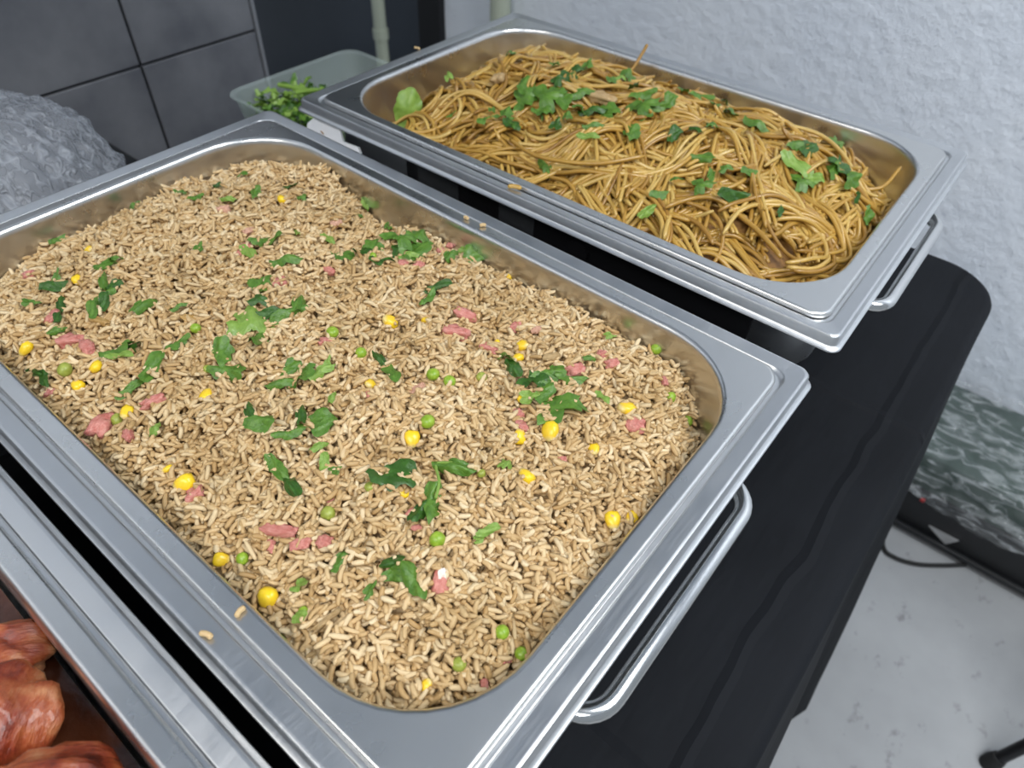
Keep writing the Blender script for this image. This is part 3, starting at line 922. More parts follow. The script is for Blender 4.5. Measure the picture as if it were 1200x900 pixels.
# rice pan
for a in [(303, 340, 34, 80, 'mid', 'cut', .75), (305, 356, 20, 20, 'dark', 'chip', .7), (337, 370, 34, 15, 'mid', 'cut', .6), (349, 358, 30, 75, 'mid', 'oval', .55), (312, 371, 24, 5, 'dark', 'oval', .6),
          (296, 385, 44, 95, 'pale', 'fan', .85), (298, 402, 30, 60, 'mid', 'cut', .7), (258, 418, 30, 75, 'mid', 'cut', .75), (270, 436, 36, -15, 'mid', 'cut', .6),
          (331, 451, 28, 20, 'mid', 'oval', .6), (338, 436, 26, 40, 'mid', 'cut', .7), (356, 441, 34, 10, 'mid', 'fan', .8), (378, 438, 26, 10, 'pale', 'oval', .6), (384, 430, 14, 80, 'pale', 'chip', .5),
          (294, 487, 24, 100, 'dark', 'oval', .5), (305, 497, 30, -15, 'mid', 'cut', .7), (340, 510, 30, 10, 'mid', 'oval', .55), (351, 490, 26, 80, 'dark', 'oval', .5), (367, 496, 34, 10, 'mid', 'cut', .7), (384, 504, 28, 35, 'mid', 'oval', .55),
          (327, 551, 34, -50, 'mid', 'oval', .5), (343, 573, 36, -55, 'dark', 'oval', .5), (462, 556, 50, 5, 'dark', 'cut', .75), (504, 592, 40, 75, 'mid', 'cut', .6), (491, 604, 28, 60, 'dark', 'oval', .7), (531, 550, 40, -20, 'mid', 'oval', .5),
          (459, 440, 32, -60, 'mid', 'oval', .55), (443, 424, 20, -45, 'dark', 'oval', .5), (513, 341, 28, 15, 'dark', 'oval', .45), (501, 354, 26, 25, 'mid', 'oval', .5),
          (591, 424, 24, 100, 'mid', 'cut', .7), (602, 434, 24, -60, 'dark', 'oval', .7), (625, 447, 30, -30, 'dark', 'fan', .8), (641, 440, 30, 5, 'mid', 'cut', .7), (664, 446, 34, -10, 'mid', 'oval', .55),
          (632, 462, 28, 30, 'mid', 'cut', .7), (648, 479, 56, -5, 'mid', 'fan', .62), (620, 468, 18, 0, 'pale', 'chip', .7),
          (465, 660, 26, 20, 'dark', 'oval', .5), (467, 671, 26, 5, 'mid', 'cut', .8), (488, 682, 38, -60, 'mid', 'oval', .62), (395, 664, 26, 60, 'mid', 'cut', .5), (436, 693, 20, 45, 'mid', 'chip', .5), (357, 687, 22, 25, 'pale', 'chip', .6),
          (400, 303, 24, 5, 'mid', 'cut', .7), (424, 299, 24, 10, 'dark', 'cut', .7), (438, 294, 24, 80, 'mid', 'fan', .8), (444, 309, 22, 0, 'dark', 'chip', .7), (467, 286, 34, 10, 'mid', 'fan', .8), (488, 283, 30, 60, 'mid', 'fan', .8),
          (482, 297, 36, 10, 'mid', 'cut', .6), (463, 297, 24, 30, 'dark', 'cut', .7), (478, 303, 20, 0, 'pale', 'oval', .7), (454, 271, 20, 120, 'mid', 'oval', .4), (548, 305, 30, 20, 'mid', 'cut', .8), (527, 304, 24, 0, 'mid', 'oval', .6), (556, 297, 28, 10, 'pale', 'oval', .4),
          (170, 362, 30, 40, 'mid', 'oval', .55), (124, 315, 26, 35, 'mid', 'oval', .5), (137, 308, 14, 0, 'mid', 'chip', .6), (122, 334, 24, 80, 'mid', 'oval', .4), (131, 338, 18, 20, 'dark', 'cut', .6), (119, 352, 26, 40, 'mid', 'cut', .8), (113, 366, 20, 80, 'mid', 'oval', .7), (126, 358, 20, 60, 'dark', 'oval', .7),
          (66, 336, 24, 5, 'dark', 'cut', .6), (71, 328, 14, 70, 'mid', 'chip', .6), (75, 362, 22, 80, 'dark', 'oval', .5), (72, 376, 20, 85, 'dark', 'oval', .5), (70, 391, 16, 30, 'mid', 'oval', .6), (37, 361, 16, 0, 'mid', 'chip', .7),
          (137, 412, 36, 10, 'mid', 'cut', .5), (143, 421, 30, -5, 'pale', 'oval', .3), (162, 409, 20, 0, 'dark', 'cut', .6), (180, 433, 36, 50, 'mid', 'oval', .5), (155, 458, 26, 55, 'mid', 'oval', .45), (45, 439, 24, -5, 'dark', 'oval', .4), (57, 446, 22, -60, 'dark', 'oval', .6),
          (211, 405, 24, 30, 'mid', 'cut', .7), (213, 363, 16, 25, 'mid', 'oval', .45), (182, 509, 18, 60, 'pale', 'oval', .6), (254, 223, 16, 40, 'dark', 'cut', .7), (342, 222, 14, 0, 'dark', 'chip', .8), (355, 236, 10, 0, 'mid', 'chip', .8), (270, 237, 15, 0, 'pale', 'oval', .5),
          (297, 229, 18, 40, 'mid', 'cut', .6), (287, 208, 12, 30, 'mid', 'chip', .7), (231, 235, 14, 20, 'mid', 'cut', .8), (214, 230, 14, 0, 'mid', 'chip', .7), (306, 285, 20, 10, 'mid', 'cut', .6), (325, 284, 18, 20, 'mid', 'oval', .6), (295, 298, 22, 0, 'pale', 'oval', .6), (347, 278, 16, 100, 'pale', 'oval', .5),
          (338, 308, 30, 5, 'mid', 'oval', .6), (384, 284, 18, -40, 'pale', 'oval', .5), (233, 296, 14, 60, 'mid', 'chip', .6), (425, 243, 18, 110, 'pale', 'oval', .6), (418, 257, 12, 0, 'mid', 'chip', .7), (382, 546, 20, 80, 'pale', 'oval', .6), (374, 528, 20, 20, 'pale', 'oval', .6), (392, 556, 14, 30, 'mid', 'chip', .7),
          (391, 470, 16, 70, 'pale', 'oval', .5), (574, 625, 22, 20, 'pale', 'oval', .6), (565, 634, 16, 40, 'pale', 'chip', .6), (590, 550, 20, 40, 'pale', 'chip', .6), (703, 470, 18, -60, 'pale', 'oval', .6), (356, 723, 18, 40, 'pale', 'oval', .7), (693, 363, 14, 10, 'pale', 'chip', .7), (714, 398, 12, 0, 'pale', 'chip', .7), (688, 424, 14, 10, 'mid', 'oval', .6),
          (70, 285, 16, 20, 'mid', 'cut', .6), (160, 245, 14, 0, 'mid', 'chip', .6)]:
    leaf(*a)
for a in [(141, 494, 17, True), (79, 435, 18, True), (230, 387, 13), (391, 392, 15), (422, 416, 14), (508, 440, 16), (527, 449, 15), (502, 496, 18), (512, 634, 20), (435, 573, 14, True), (386, 604, 19, True), (287, 655, 16), (586, 742, 18), (538, 779, 18, True), (610, 767, 17),
          (783, 467, 14), (802, 495, 15), (563, 444, 13, True), (768, 411, 14), (244, 434, 11, True), (640, 326, 13), (564, 556, 11, True), (437, 302, 9), (357, 716, 12)]:
    pea(*a)
for a in [(94, 330, 15), (106, 294, 12), (33, 409, 20), (113, 432, 18), (92, 452, 16), (151, 485, 18), (197, 551, 13), (217, 568, 25, 25), (243, 464, 18), (457, 378, 20, 0), (500, 377, 12), (433, 452, 16), (613, 407, 17), (606, 421, 15), (582, 402, 9), (613, 469, 13), (645, 507, 25, 80), (608, 513, 19), (733, 481, 23, 20),
          (483, 517, 21, 90), (617, 560, 22, -40), (473, 579, 12), (695, 528, 16), (717, 610, 22, 95), (740, 607, 17, 60), (261, 656, 20, 170), (316, 703, 27, 70), (500, 804, 17), (331, 235, 13), (596, 326, 15)]:
    corn(*a)
for a in [(65, 373, 22, 70, .8), (35, 323, 16, 20), (85, 402, 34, 5, .5), (103, 410, 26, -60, .6), (121, 501, 34, 50, .75), (151, 511, 20, -60, .6), (59, 461, 16, 10), (180, 472, 30, 10, .4), (231, 579, 24, 30, .75), (290, 290, 15, 0), (279, 299, 15, 80), (394, 263, 16, 0, .6, True), (386, 318, 18, -40, .5), (329, 331, 17, 0, .8),
          (263, 247, 18, 0, .6, True), (291, 272, 16, 20, .5, True), (472, 310, 14, 0, .8), (491, 312, 14, 0, .8), (516, 295, 13, 0, .7), (528, 288, 12, 60, .7), (545, 370, 32, -30, .4), (533, 392, 34, -25, .5), (574, 410, 24, -25, .45), (490, 458, 24, 40, .5, True), (382, 402, 16, 0, .7),
          (604, 384, 16, 50, .7), (628, 388, 12, 0, .7, True), (673, 435, 24, 15, .65), (705, 416, 17, 70, .7), (717, 427, 17, 10, .7), (608, 487, 17, -50, .7), (611, 500, 18, -50, .7), (745, 500, 26, -20, .8), (658, 540, 13, 0, .8), (777, 447, 20, 80, .4), (488, 619, 14, 10, .5), (480, 602, 14, 40, .5),
          (517, 685, 30, 80, .75, False, True), (456, 676, 12, 0, .7), (568, 800, 14, 90, .7), (593, 776, 18, 60, .5), (329, 622, 54, -5, .28), (353, 638, 28, 15, .5), (381, 636, 20, 0, .8), (318, 641, 18, 80, .6), (387, 586, 12, 30, .7), (432, 462, 14, 70, .5), (395, 430, 10, 0, .7)]:
    ham(*a)
for (u, v, s, ang, asp) in [(645, 420, 26, 10, .5), (225, 375, 24, 5, .5), (120, 378, 34, -20, .25), (382, 728, 40, 35, .25), (612, 322, 20, -10, .7)]:
    k = s * mm_per_px(u, v, 'rice')
    onion_ = (u, v) in ((225, 375), (380, 730), (120, 378))
    place('onion_slice' if onion_ else 'chicken_shred', HAM[int(u) % 6], M['onion' if onion_ else 'chicken'], u, v, 'rice', (k, k * asp * (1 if onion_ else 0.7), k * (0.28 if onion_ else 0.4)), ang, 0.0008, 0.2, 'onion slice' if onion_ else 'chicken shred', 'glossy brown fried' if onion_ else 'pale cooked')

# the sprig with a stem between two leaves
def stem(pts, r=0.0009):
    V, F = tube_vf(smooth_path(pts, 5), r, 8)
    return mesh('coriander_stem', V, F)
pts = [on_food(u, v, 'rice') + Vector((0, 0, 0.0045)) for u, v in ((530, 548), (512, 550), (515, 570), (511, 590))]
so = link('coriander_sprig', stem(pts), M['leaf_pale'])
tag(so, 'thin curved coriander sprig lying between two leaves on the fried rice', 'coriander sprig')

# noodle pan
for a in [(613, 104, 24, 60, 'mid', 'cut', .8), (612, 120, 26, 20, 'mid', 'fan', .9), (640, 118, 34, 20, 'mid', 'fan', .9), (655, 122, 26, 80, 'mid', 'cut', .8), (636, 132, 20, 0, 'mid', 'cut', .7), (648, 80, 14, 80, 'mid', 'cut', .8), (661, 93, 26, 30, 'dark', 'cut', .7), (652, 99, 16, 60, 'dark', 'chip', .7), (679, 112, 26, 0, 'mid', 'oval', .6), (678, 132, 22, 70, 'mid', 'cut', .8),
          (692, 134, 26, -10, 'dark', 'oval', .6), (708, 136, 28, 10, 'mid', 'fan', .9), (664, 142, 18, 80, 'mid', 'cut', .6), (653, 150, 16, 60, 'dark', 'chip', .7), (695, 151, 20, 0, 'mid', 'oval', .5), (715, 99, 16, 80, 'mid', 'cut', .8), (733, 94, 22, 70, 'mid', 'cut', .8), (742, 106, 20, -60, 'dark', 'oval', .6), (753, 113, 24, 0, 'mid', 'cut', .6), (752, 131, 32, 20, 'mid', 'fan', .8), (768, 129, 18, 10, 'mid', 'cut', .6),
          (781, 122, 20, 50, 'mid', 'cut', .7), (736, 160, 24, 60, 'mid', 'cut', .8), (787, 161, 22, 40, 'dark', 'cut', .6), (641, 200, 26, -60, 'mid', 'oval', .5), (688, 80, 14, 40, 'mid', 'chip', .7), (677, 85, 14, 0, 'dark', 'chip', .7), (603, 152, 12, -30, 'mid', 'chip', .7), (597, 68, 14, 80, 'mid', 'cut', .8), (565, 78, 14, 40, 'mid', 'chip', .7), (528, 94, 13, 80, 'pale', 'chip', .6),
          (575, 134, 16, 70, 'mid', 'cut', .5), (568, 145, 14, 10, 'mid', 'chip', .7), (590, 140, 22, 50, 'mid', 'fan', .8), (598, 150, 20, -40, 'dark', 'oval', .6), (531, 138, 12, 40, 'mid', 'chip', .6), (798, 110, 18, 70, 'mid', 'cut', .7), (820, 116, 22, -10, 'mid', 'cut', .7), (852, 135, 22, 80, 'mid', 'cut', .8), (848, 124, 18, 60, 'dark', 'cut', .6), (837, 127, 16, 0, 'mid', 'chip', .6), (887, 149, 26, -15, 'mid', 'oval', .6),
          (815, 157, 16, -30, 'dark', 'oval', .5), (833, 152, 16, 30, 'mid', 'chip', .7), (822, 187, 22, -10, 'mid', 'cut', .5), (928, 173, 18, 10, 'mid', 'cut', .7), (942, 177, 26, 20, 'dark', 'cut', .7), (933, 196, 34, -40, 'pale', 'oval', .65), (935, 218, 26, 0, 'mid', 'fan', .8), (952, 211, 20, 10, 'pale', 'cut', .7), (873, 204, 24, 10, 'mid', 'cut', .6), (848, 203, 14, 20, 'mid', 'chip', .7), (792, 215, 14, 0, 'mid', 'chip', .7), (820, 223, 24, 5, 'mid', 'fan', .7), (833, 210, 26, 85, 'mid', 'oval', .35),
          (856, 229, 32, -5, 'dark', 'cut', .55), (770, 230, 18, 10, 'mid', 'cut', .7), (978, 171, 26, 0, 'mid', 'fan', .7), (984, 200, 34, 30, 'dark', 'fan', .8), (992, 213, 26, 0, 'mid', 'cut', .7), (972, 203, 20, 60, 'mid', 'cut', .7), (1012, 256, 22, 80, 'mid', 'cut', .7), (1001, 235, 18, 85, 'dark', 'oval', .3), (758, 252, 20, 40, 'pale', 'oval', .6), (690, 163, 20, -5, 'pale', 'oval', .4), (725, 96, 12, 0, 'pale', 'chip', .7), (912, 252, 16, 70, 'dark', 'oval', .5)]:
    u, v, s, ang, sh, var, asp = a
    leaf(u, v, s, ang, sh, var, asp, 'noodles', 0.0055, 0.3)
# large leaf standing against the noodles in the corner
s = 0.044
o = bpy.data.objects.new('coriander_leaf', LEAF['oval'][1]); COL.objects.link(o)
o.material_slots[0].link = 'OBJECT'; o.material_slots[0].material = M['leaf_pale']
x, y = nworld(-0.205, -0.098)
o.location = (x, y, -0.016)
nz = (CAM - o.location); nz.z *= 0.5; nz.normalize()
nx = (Vector((0.25, 0.1, 1)) - nz * nz.dot(Vector((0.25, 0.1, 1)))).normalized(); ny = nz.cross(nx)
o.rotation_mode = 'QUATERNION'; o.rotation_quaternion = Matrix((nx, ny, nz)).transposed().to_quaternion(); o.scale = (s, s * 1.05, s * 0.7)
tag(o, 'large pale green leaf standing in the left corner of the noodle pan', 'coriander leaf', 'coriander leaves on the noodles')
for (u, v, s, ang) in [(586, 95, 34, 70), (703, 118, 38, -25)]:
    k = s * mm_per_px(u, v, 'noodles')
    place('mushroom_slice', HAM[int(u) % 6], M['chicken'], u, v, 'noodles', (k, k * 0.42, k * 0.3), ang, 0.003, 0.2, 'mushroom slice', 'glossy brown')

# labels: what it is, which part of which pan, and its place among its like there
def zone(dish, p):
    x, y = (p.x, p.y) if dish == 'rice' else nloc(p.x, p.y)
    a = 'left end' if x < -0.13 else 'left half' if x < 0 else 'right half' if x < 0.13 else 'handle end'
    b = 'near rim' if y < -0.075 else 'near half' if y < 0 else 'far half' if y < 0.075 else 'far rim'
    return a + ', ' + b
ORD = ['first', 'second', 'third', 'fourth', 'fifth', 'sixth', 'seventh', 'eighth', 'ninth', 'tenth', 'eleventh', 'twelfth', 'thirteenth', 'fourteenth', 'fifteenth', 'sixteenth']
PLURAL = {'coriander leaf': 'coriander leaves', 'pea': 'peas', 'corn kernel': 'corn kernels', 'ham piece': 'ham pieces', 'onion slice': 'onion slices', 'chicken shred': 'chicken shreds', 'mushroom slice': 'mushroom slices'}
buckets = {}
for it in ITEMS:
    o, name, dish, u, v, p, cat, look = it
    buckets.setdefault((cat, look, dish, zone(dish, p)), []).append(it)
for (cat, look, dish, zn), its in buckets.items():
    its.sort(key=lambda q: to_photo(q[0].location)[0])
    for i, q in enumerate(its):
        where = 'fried rice' if dish == 'rice' else 'noodles'
        lab = look + ' ' + cat + ' on ' + where + ', ' + zn
        if len(its) == 2: lab += ', ' + ('left' if i == 0 else 'right') + ' of two'
        elif len(its) > 2: lab += ', ' + ORD[i] + ' from left'
        tag(q[0], lab, cat, PLURAL[cat] + ' on the ' + where)

# crumbs on the rims
def crumb(x, y, z, rz, L, label, mat='rice', name='rice_grain', r=0.0014):
    V, F = tube_vf(smooth_path([(-L, 0, 0), (-L * 0.3, 0.0005, 0.0004), (L * 0.4, 0.0004, 0.0004), (L, -0.0004, 0)], 3), [r * 0.5] + [r] * 8 + [r * 0.5], 8)
    o = link(name, mesh(name, V, F), M[mat], None, True, 60)
    o.location = (x, y, z + r * 0.9); o.rotation_euler = (0, 0, rz)
    tag(o, label, 'crumb', 'crumbs on the steel rims')
crumb(0.136, -0.174, -0.0005, 0.4, 0.0033, 'rice grain stuck on the outer rim at the near left side')
crumb(0.139, -0.1575, 0.0003, 1.8, 0.0028, 'rice grain on the flat pan flange beside a corn kernel')
crumb(-0.006, 0.2235, -0.001, 0.5, 0.006, 'orange noodle crumb on the front rim of the noodle dish', 'noodle', 'noodle_crumb', 0.002)
crumb(-0.284, 0.388, -0.001, 0.2, 0.004, 'pale crumb on the left rim of the noodle dish', 'rice', 'rice_grain')
crumb(0.013, 0.1600, 0.0003, 0.9, 0.0024, 'rice crumb on the far flange of the rice pan, right of two')
crumb(-0.004, 0.1590, 0.0003, 0.1, 0.0022, 'rice crumb on the far flange of the rice pan, left of two')

# ------------------------------------------------------------------ glazed meat in the third pan
def meat_pan():
    bV, bF = base_heap(lambda x, y: -0.046 + 0.003 * math.sin(40 * x) * math.cos(50 * y), 0.246, 0.145, 0.060, 0.0, 40, 26)
    o = link('marinade', big_mesh('marinade', bV, bF), M['sauce'])
    o.location = (MEAT[0], MEAT[1], 0)
    tag(o, 'dark marinade covering the bottom of the meat pan', 'sauce', kind='stuff')
    def chop(co):
        return Vector((co.x * 1.0, co.y * 0.72, co.z * 0.55 + 0.10 * math.sin(co.x * 5.0)))
    ms = [blob_mesh('meat_piece', 20 + k, 4, 0.45, 2.4, 0.25, chop) for k in range(5)]
    spots = [(0.128, -0.268, -0.022, 0.078, 0.9, 'glossy red brown meat piece in front at the near edge of its pan'),
             (0.090, -0.262, -0.030, 0.070, 2.2, 'red glazed meat piece beside the pan wall, behind the front piece'),
             (0.075, -0.300, -0.018, 0.085, 0.3, 'charred orange meat piece at the left edge of the photo'),
             (0.150, -0.312, -0.016, 0.085, 1.7, 'brown glazed meat piece at the bottom edge of the photo'),
             (0.045, -0.250, -0.036, 0.060, 1.1, 'small dark red meat piece low against the pan wall'),
             (0.195, -0.275, -0.030, 0.070, 2.7, 'brown meat piece low in the corner of its pan'),
             (0.010, -0.300, -0.026, 0.085, 2.0, 'glazed meat piece furthest left in the meat pan'),
             (0.110, -0.350, -0.014, 0.090, 0.6, 'large glazed meat piece in the middle of the meat pan'),
             (0.190, -0.350, -0.022, 0.085, 1.2, 'glazed meat piece towards the handle of the meat pan'),
             (0.030, -0.370, -0.020, 0.090, 2.5, 'dark glazed meat piece below the photo edge')]
    for i, (x, y, z, s, rz, lab) in enumerate(spots):
        o = bpy.data.objects.new('meat_piece', ms[i % 5]); COL.objects.link(o)
        if not ms[i % 5].materials: ms[i % 5].materials.append(M['meat'])
        o.location = (x, y, z); o.rotation_euler = (0.2 * math.sin(i * 2.1), 0.25 * math.cos(i * 1.7), rz); o.scale = (s * 0.9, s * 0.9, s * 0.9)
        tag(o, lab, 'meat', 'glazed meat pieces in the third pan')
meat_pan()

# ------------------------------------------------------------------ things on and around the table
def covered_bowl():
    e = empty('covered_bowl', (-0.425, -0.045, ZT))
    tag(e, 'bowl under a wrinkled milky plastic cover beside the tiled wall', 'covered bowl')
    prof = [(0.055, 0.0), (0.060, 0.002), (0.080, 0.025), (0.097, 0.060), (0.104, 0.085), (0.107, 0.086), (0.100, 0.082), (0.06, 0.10), (0.0, 0.125)]
    n = 48
    def lathe(prof, fn=None):
        V = []; F = []
        for i, (r, z) in enumerate(prof):
            for k in range(n):
                a = 2 * math.pi * k / n
                rr, zz = (r, z) if fn is None else fn(r, z, a)
                V.append((rr * math.cos(a), rr * math.sin(a), zz))
        for i in range(len(prof) - 1):
            for k in range(n):
                F.append((i * n + k, i * n + (k + 1) % n, (i + 1) * n + (k + 1) % n, (i + 1) * n + k))
        return V, F
    V, F = lathe(prof[:7])
    link('bowl', mesh('bowl', V, F), M['bowl'], e, True, 50)
    V, F = lathe([(0.098, 0.083), (0.085, 0.105), (0.060, 0.128), (0.03, 0.14), (0.001, 0.143)])
    link('filling', mesh('filling', V, F), M['bowl'], e, True, 80)
    n = 160
    P = []
    for k in range(40):
        t = k / 39.0
        a = t * math.radians(112)
        P.append((0.1165 * math.sin(a) ** 0.80 if a > 0 else 0.0005, 0.070 + 0.096 * math.cos(a)))
    def wr(r, z, a):
        t = min(1, r / 0.1)
        w = 0.0016 * t * math.sin(a * 13 + 1.4 * math.sin(a * 3)) + 0.0012 * t * math.sin(a * 29 + z * 60) + 0.0012 * math.sin(z * 300 + 3 * math.sin(a * 5)) * t
        p = Vector((r * math.cos(a), r * math.sin(a), z))
        w += 0.0030 * mnoise.noise(p * 32) + 0.0034 * abs(mnoise.noise(Vector((p.x * 75, p.y * 75, p.z * 40)))) + 0.0016 * mnoise.noise(p * 150)
        return r + w, z + w * 0.8
    V, F = lathe(P, wr)
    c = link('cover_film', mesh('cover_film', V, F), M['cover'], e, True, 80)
    V, F = tube_vf([(0.109 * math.cos(a) , 0.109 * math.sin(a), 0.036 + 0.002 * math.sin(a * 9)) for a in [2 * math.pi * k / 60 for k in range(61)]], 0.0022, 8)
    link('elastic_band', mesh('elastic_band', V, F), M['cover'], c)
covered_bowl()

bx = tag(box('storage_box', (-0.725, -0.12, (ZF - 0.22) / 2), (0.20, 0.63, -0.22 - ZF), M['black_box'], None, 0.006),
         'black box standing by the tiled wall behind the covered bowl', 'box')
box('lid', (-0.725, -0.12, -0.213), (0.205, 0.635, 0.014), M['black_box'], bx, 0.004)

def herb_tray():
    x0, x1, y0, y1 = -0.515, -0.325, 0.268, 0.478
    cx, cy = (x0 + x1) / 2, (y0 + y1) / 2
    e = empty('herb_tray', (cx, cy, ZT))
    tag(e, 'clear plastic tray of chopped greens behind the noodle dish corner', 'tray')
    hx, hy = (x1 - x0) / 2, (y1 - y0) / 2
    loops = [rr_loop(hx - 0.015, hy - 0.015, 0.018, 0.002, 6), rr_loop(hx - 0.008, hy - 0.008, 0.022, 0.012, 6), rr_loop(hx - 0.003, hy - 0.003, 0.022, 0.056, 6),
             rr_loop(hx + 0.001, hy + 0.001, 0.022, 0.0585, 6), rr_loop(hx + 0.003, hy + 0.003, 0.022, 0.0575, 6), rr_loop(hx + 0.003, hy + 0.003, 0.022, 0.055, 6),
             rr_loop(hx - 0.001, hy - 0.001, 0.022, 0.055, 6), rr_loop(hx - 0.006, hy - 0.006, 0.022, 0.012, 6), rr_loop(hx - 0.013, hy - 0.013, 0.018, 0.0005, 6)]
    V, F = loft(loops, True, True)
    link('tray_shell', mesh('tray_shell', V, F), M['clear'], e, True, 50)
    g = random.Random(5)
    bm = bmesh.new()
    for k in range(560):
        lx = g.uniform(-hx + 0.016, hx - 0.02); ly = g.uniform(-hy + 0.014, hy * 0.55)
        fall = 1 - max(0, (ly + hy * 0.15) / hy)
        z = 0.010 + g.uniform(0.010, 0.046) * fall
        var = g.choice(['cut', 'fan', 'oval', 'cut'])
        sh = g.choice([0, 0, 1, 1, 1, 2])
        q = g.uniform(0.010, 0.022)
        mx = Matrix.LocRotScale(Vector((lx, ly, z)), Euler((g.uniform(-0.8, 0.8), g.uniform(-0.8, 0.8), g.uniform(0, 6.28))), Vector((q, q * 0.8, q)))
        v0 = len(bm.verts); f0 = len(bm.faces)
        bm.from_mesh(LEAF[var][g.randrange(5)])
        bm.verts.ensure_lookup_table(); bm.faces.ensure_lookup_table()
        for vv in bm.verts[v0:]: vv.co = mx @ vv.co
        for ff in bm.faces[f0:]: ff.material_index = sh
    me = bpy.data.meshes.new('chopped_greens'); bm.to_mesh(me); bm.free()
    for sh in ('mid', 'pale', 'dark'): me.materials.append(M['leaf_' + sh])
    o = link('chopped_greens', me, None, None, True, 80)
    o.location = (cx, cy, ZT)
    tag(o, 'heap of chopped green herbs filling the clear plastic tray', 'herbs', kind='stuff')
    for k, (dx, dy) in enumerate([(-0.035, -0.045), (-0.012, -0.035), (0.012, -0.05)]):
        V, F = tube_vf(smooth_path([(-0.02, 0.004, 0), (0, 0, 0.004), (0.022, 0.005, 0)], 5), 0.0028, 8)
        o = link('herb_stalk', mesh('herb_stalk', V, F), M['leaf_pale'])
        o.location = (cx + dx, cy + dy, ZT + 0.060); o.rotation_euler = (0.1, 0.2, 0.6 + k * 0.8)
        tag(o, ['leftmost pale stalk on the greens in the clear tray', 'middle pale stalk on the greens in the clear tray', 'rightmost pale stalk on the greens in the clear tray'][k], 'stalk', 'stalks in the clear tray')
herb_tray()

def white_card():
    # a stepped card that leans back against the noodle dish; (x, distance down the card)
    ol = [(-0.2700, 0.120), (-0.2674, -0.004), (-0.2590, -0.012), (-0.2205, -0.012), (-0.2135, -0.0025), (-0.1915, -0.004), (-0.1870, 0.001), (-0.1870, 0.120)]
    al = math.radians(22); th = 0.0025
    P0 = Vector((0, 0.2085, -0.026)); et = Vector((0, -math.sin(al), -math.cos(al))); nn = Vector((0, -math.cos(al), math.sin(al)))
    n = len(ol)
    V = [P0 + Vector((x, 0, 0)) + et * t for x, t in ol] + [P0 + Vector((x, 0, 0)) + et * t - nn * th for x, t in ol]
    F = [tuple(range(n)), tuple(reversed(range(n, 2 * n)))] + [(i, i + n, (i + 1) % n + n, (i + 1) % n) for i in range(n)]
    o = link('white_card', mesh('white_card', V, F), M['white'], None, True, 20)
    tag(o, 'white plastic card with orange stains between the rice and noodle dishes', 'card')
    for (x, t, s) in ((-0.2440, -0.001, 0.006), (-0.2270, 0.004, 0.004), (-0.2050, 0.002, 0.004)):
        b = blob_mesh('stain', int(-x * 1000), 2, 0.5, 2.0)
        st = link('stain', b, M['stain'], o, False)
        st.location = P0 + Vector((x, 0, 0)) + et * t
        st.rotation_euler = (math.radians(22), 0.4, 0); st.scale = (s * 0.7, 0.0008, s * 1.5)
white_card()

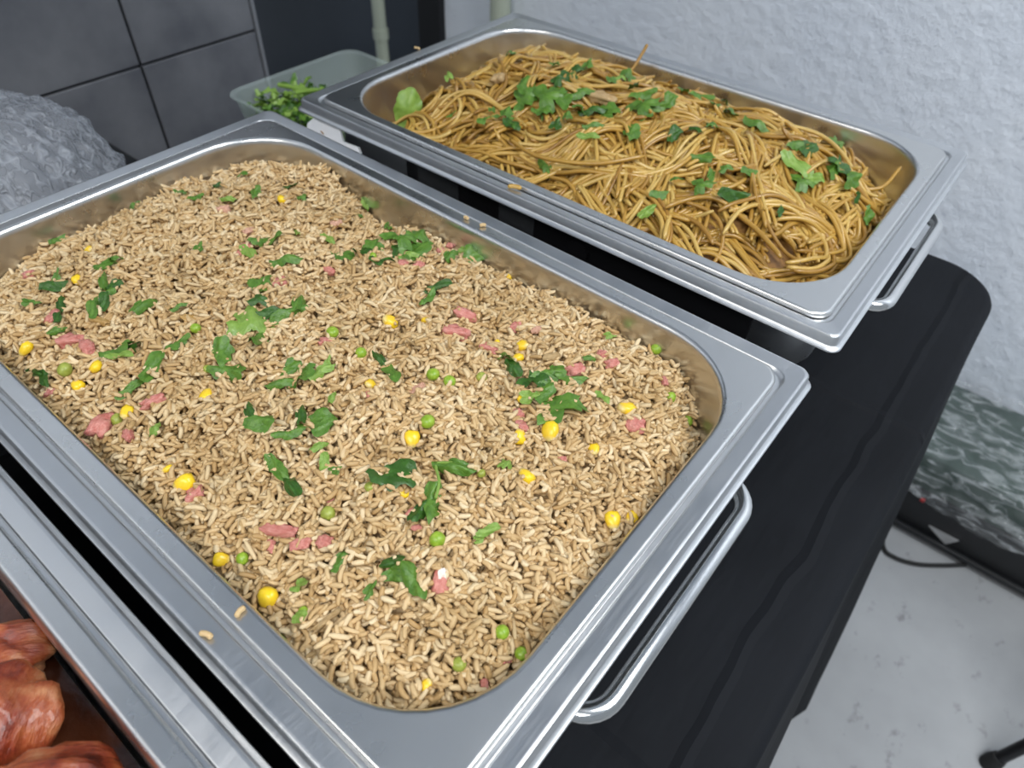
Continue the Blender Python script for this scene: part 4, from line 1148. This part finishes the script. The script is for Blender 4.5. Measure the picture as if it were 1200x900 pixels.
def crate():
    e = empty('plastic_crate', (0.66, 1.04, ZF))
    tag(e, 'dark green crate on the floor by the white wall', 'crate')
    sx, sy, sz = 0.52, 0.23, 0.205
    box('crate_shaded_base', (0, 0, 0.06), (sx, sy, 0.12), M['black_box'], e, 0.008)  # black colour stands in for shade on the crate's lower front
    box('crate_top', (0, 0.004, 0.163), (sx + 0.006, sy + 0.006, 0.086), M['green_crate'], e, 0.010)
    box('crate_ledge', (0, -sy / 2 - 0.006, 0.018), (sx, 0.012, 0.012), M['black_box'], e, 0.003)
    box('indicator', (-0.185, -sy / 2 - 0.001, 0.100), (0.008, 0.004, 0.008), M['red'], e, 0.001)
    V = [(-0.150, -0.117, 0.050), (-0.095, -0.117, 0.052), (-0.108, -0.117, 0.026), (-0.150, -0.120, 0.050), (-0.095, -0.120, 0.052), (-0.108, -0.120, 0.026)]
    link('badge', mesh('badge', V, [(0, 1, 2), (5, 4, 3), (0, 3, 4, 1), (1, 4, 5, 2), (2, 5, 3, 0)]), M['silver'], e, False)
    # cling film thrown over the crate
    nu, nv = 70, 56
    V = []; F = []
    for j in range(nv + 1):
        for i in range(nu + 1):
            u = i / nu; v = j / nv
            x = -0.262 + 0.36 * u
            d = v * 0.325                      # runs from the wall side over the top and down the front
            if d < 0.235: y, z = 0.115 - d, 0.2145
            else: y, z = -0.126 - 0.012 * math.sin((d - 0.235) * 9), 0.2145 - (d - 0.235) * (0.75 + 0.35 * math.sin(3.1 * u))
            k = 0.5 + 0.5 * v
            p = Vector((x * 14 + 3 * y, y * 30, z * 30))
            w = 0.026 * abs(mnoise.noise(p * 0.9)) + 0.014 * abs(mnoise.noise(p * 2.1 + Vector((3, 1, 2)))) + 0.005 * abs(mnoise.noise(p * 5.0))
            if d < 0.235: z += w + 0.002
            else: y -= w + 0.002; z += 0.3 * w
            V.append((x + 0.01 * mnoise.noise(Vector((x * 20, d * 20, 1))), y, z))
    for j in range(nv):
        for i in range(nu):
            a = j * (nu + 1) + i
            F.append((a, a + 1, a + nu + 2, a + nu + 1))
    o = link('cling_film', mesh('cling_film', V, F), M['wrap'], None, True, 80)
    o.location = (0.66, 1.04, ZF)
    tag(o, 'crumpled clear plastic film thrown over the dark green crate', 'plastic film')
crate()

V, F = tube_vf(smooth_path([(0.44, 0.93, ZF + 0.006), (0.462, 0.855, ZF + 0.005), (0.489, 0.845, ZF + 0.005), (0.526, 0.858, ZF + 0.005), (0.566, 0.888, ZF + 0.005), (0.60, 0.918, ZF + 0.006)], 8), 0.0042, 10)
tag(link('power_cable', mesh('power_cable', V, F), M['rubber'], None, True, 60), 'thin black cable looping on the floor in front of the crate', 'cable')

def tripod():
    base = Vector((0.827, 0.707, ZF))
    e = empty('tripod_stand', base)
    tag(e, 'black tripod stand whose leg foot shows at the lower right', 'stand')
    V, F = tube_vf([(0, 0, 0.06), (0, 0, 0.34)], 0.014, 14)
    link('pole', mesh('pole', V, F), M['black_plastic'], e)
    V, F = tube_vf([(0, 0, 0.27), (0, 0, 0.33)], 0.020, 14)
    link('collar', mesh('collar', V, F), M['black_plastic'], e)
    foot = Vector((0.727, 0.567, ZF)) - base
    for k in range(3):
        f = Matrix.Rotation(2 * math.pi * k / 3, 3, 'Z') @ foot
        top = f.normalized() * 0.018 + Vector((0, 0, 0.30))
        V, F = tube_vf([f + Vector((0, 0, 0.018)), top], 0.0095, 12)
        lg = link('leg', mesh('leg', V, F), M['black_plastic'], e)
        V, F = tube_vf([f + Vector((0, 0, 0.001)), f + Vector((0, 0, 0.014)), f * 0.98 + Vector((0, 0, 0.03))], [0.014, 0.014, 0.011], 12)
        link('rubber_foot', mesh('rubber_foot', V, F), M['rubber'], lg)
tripod()
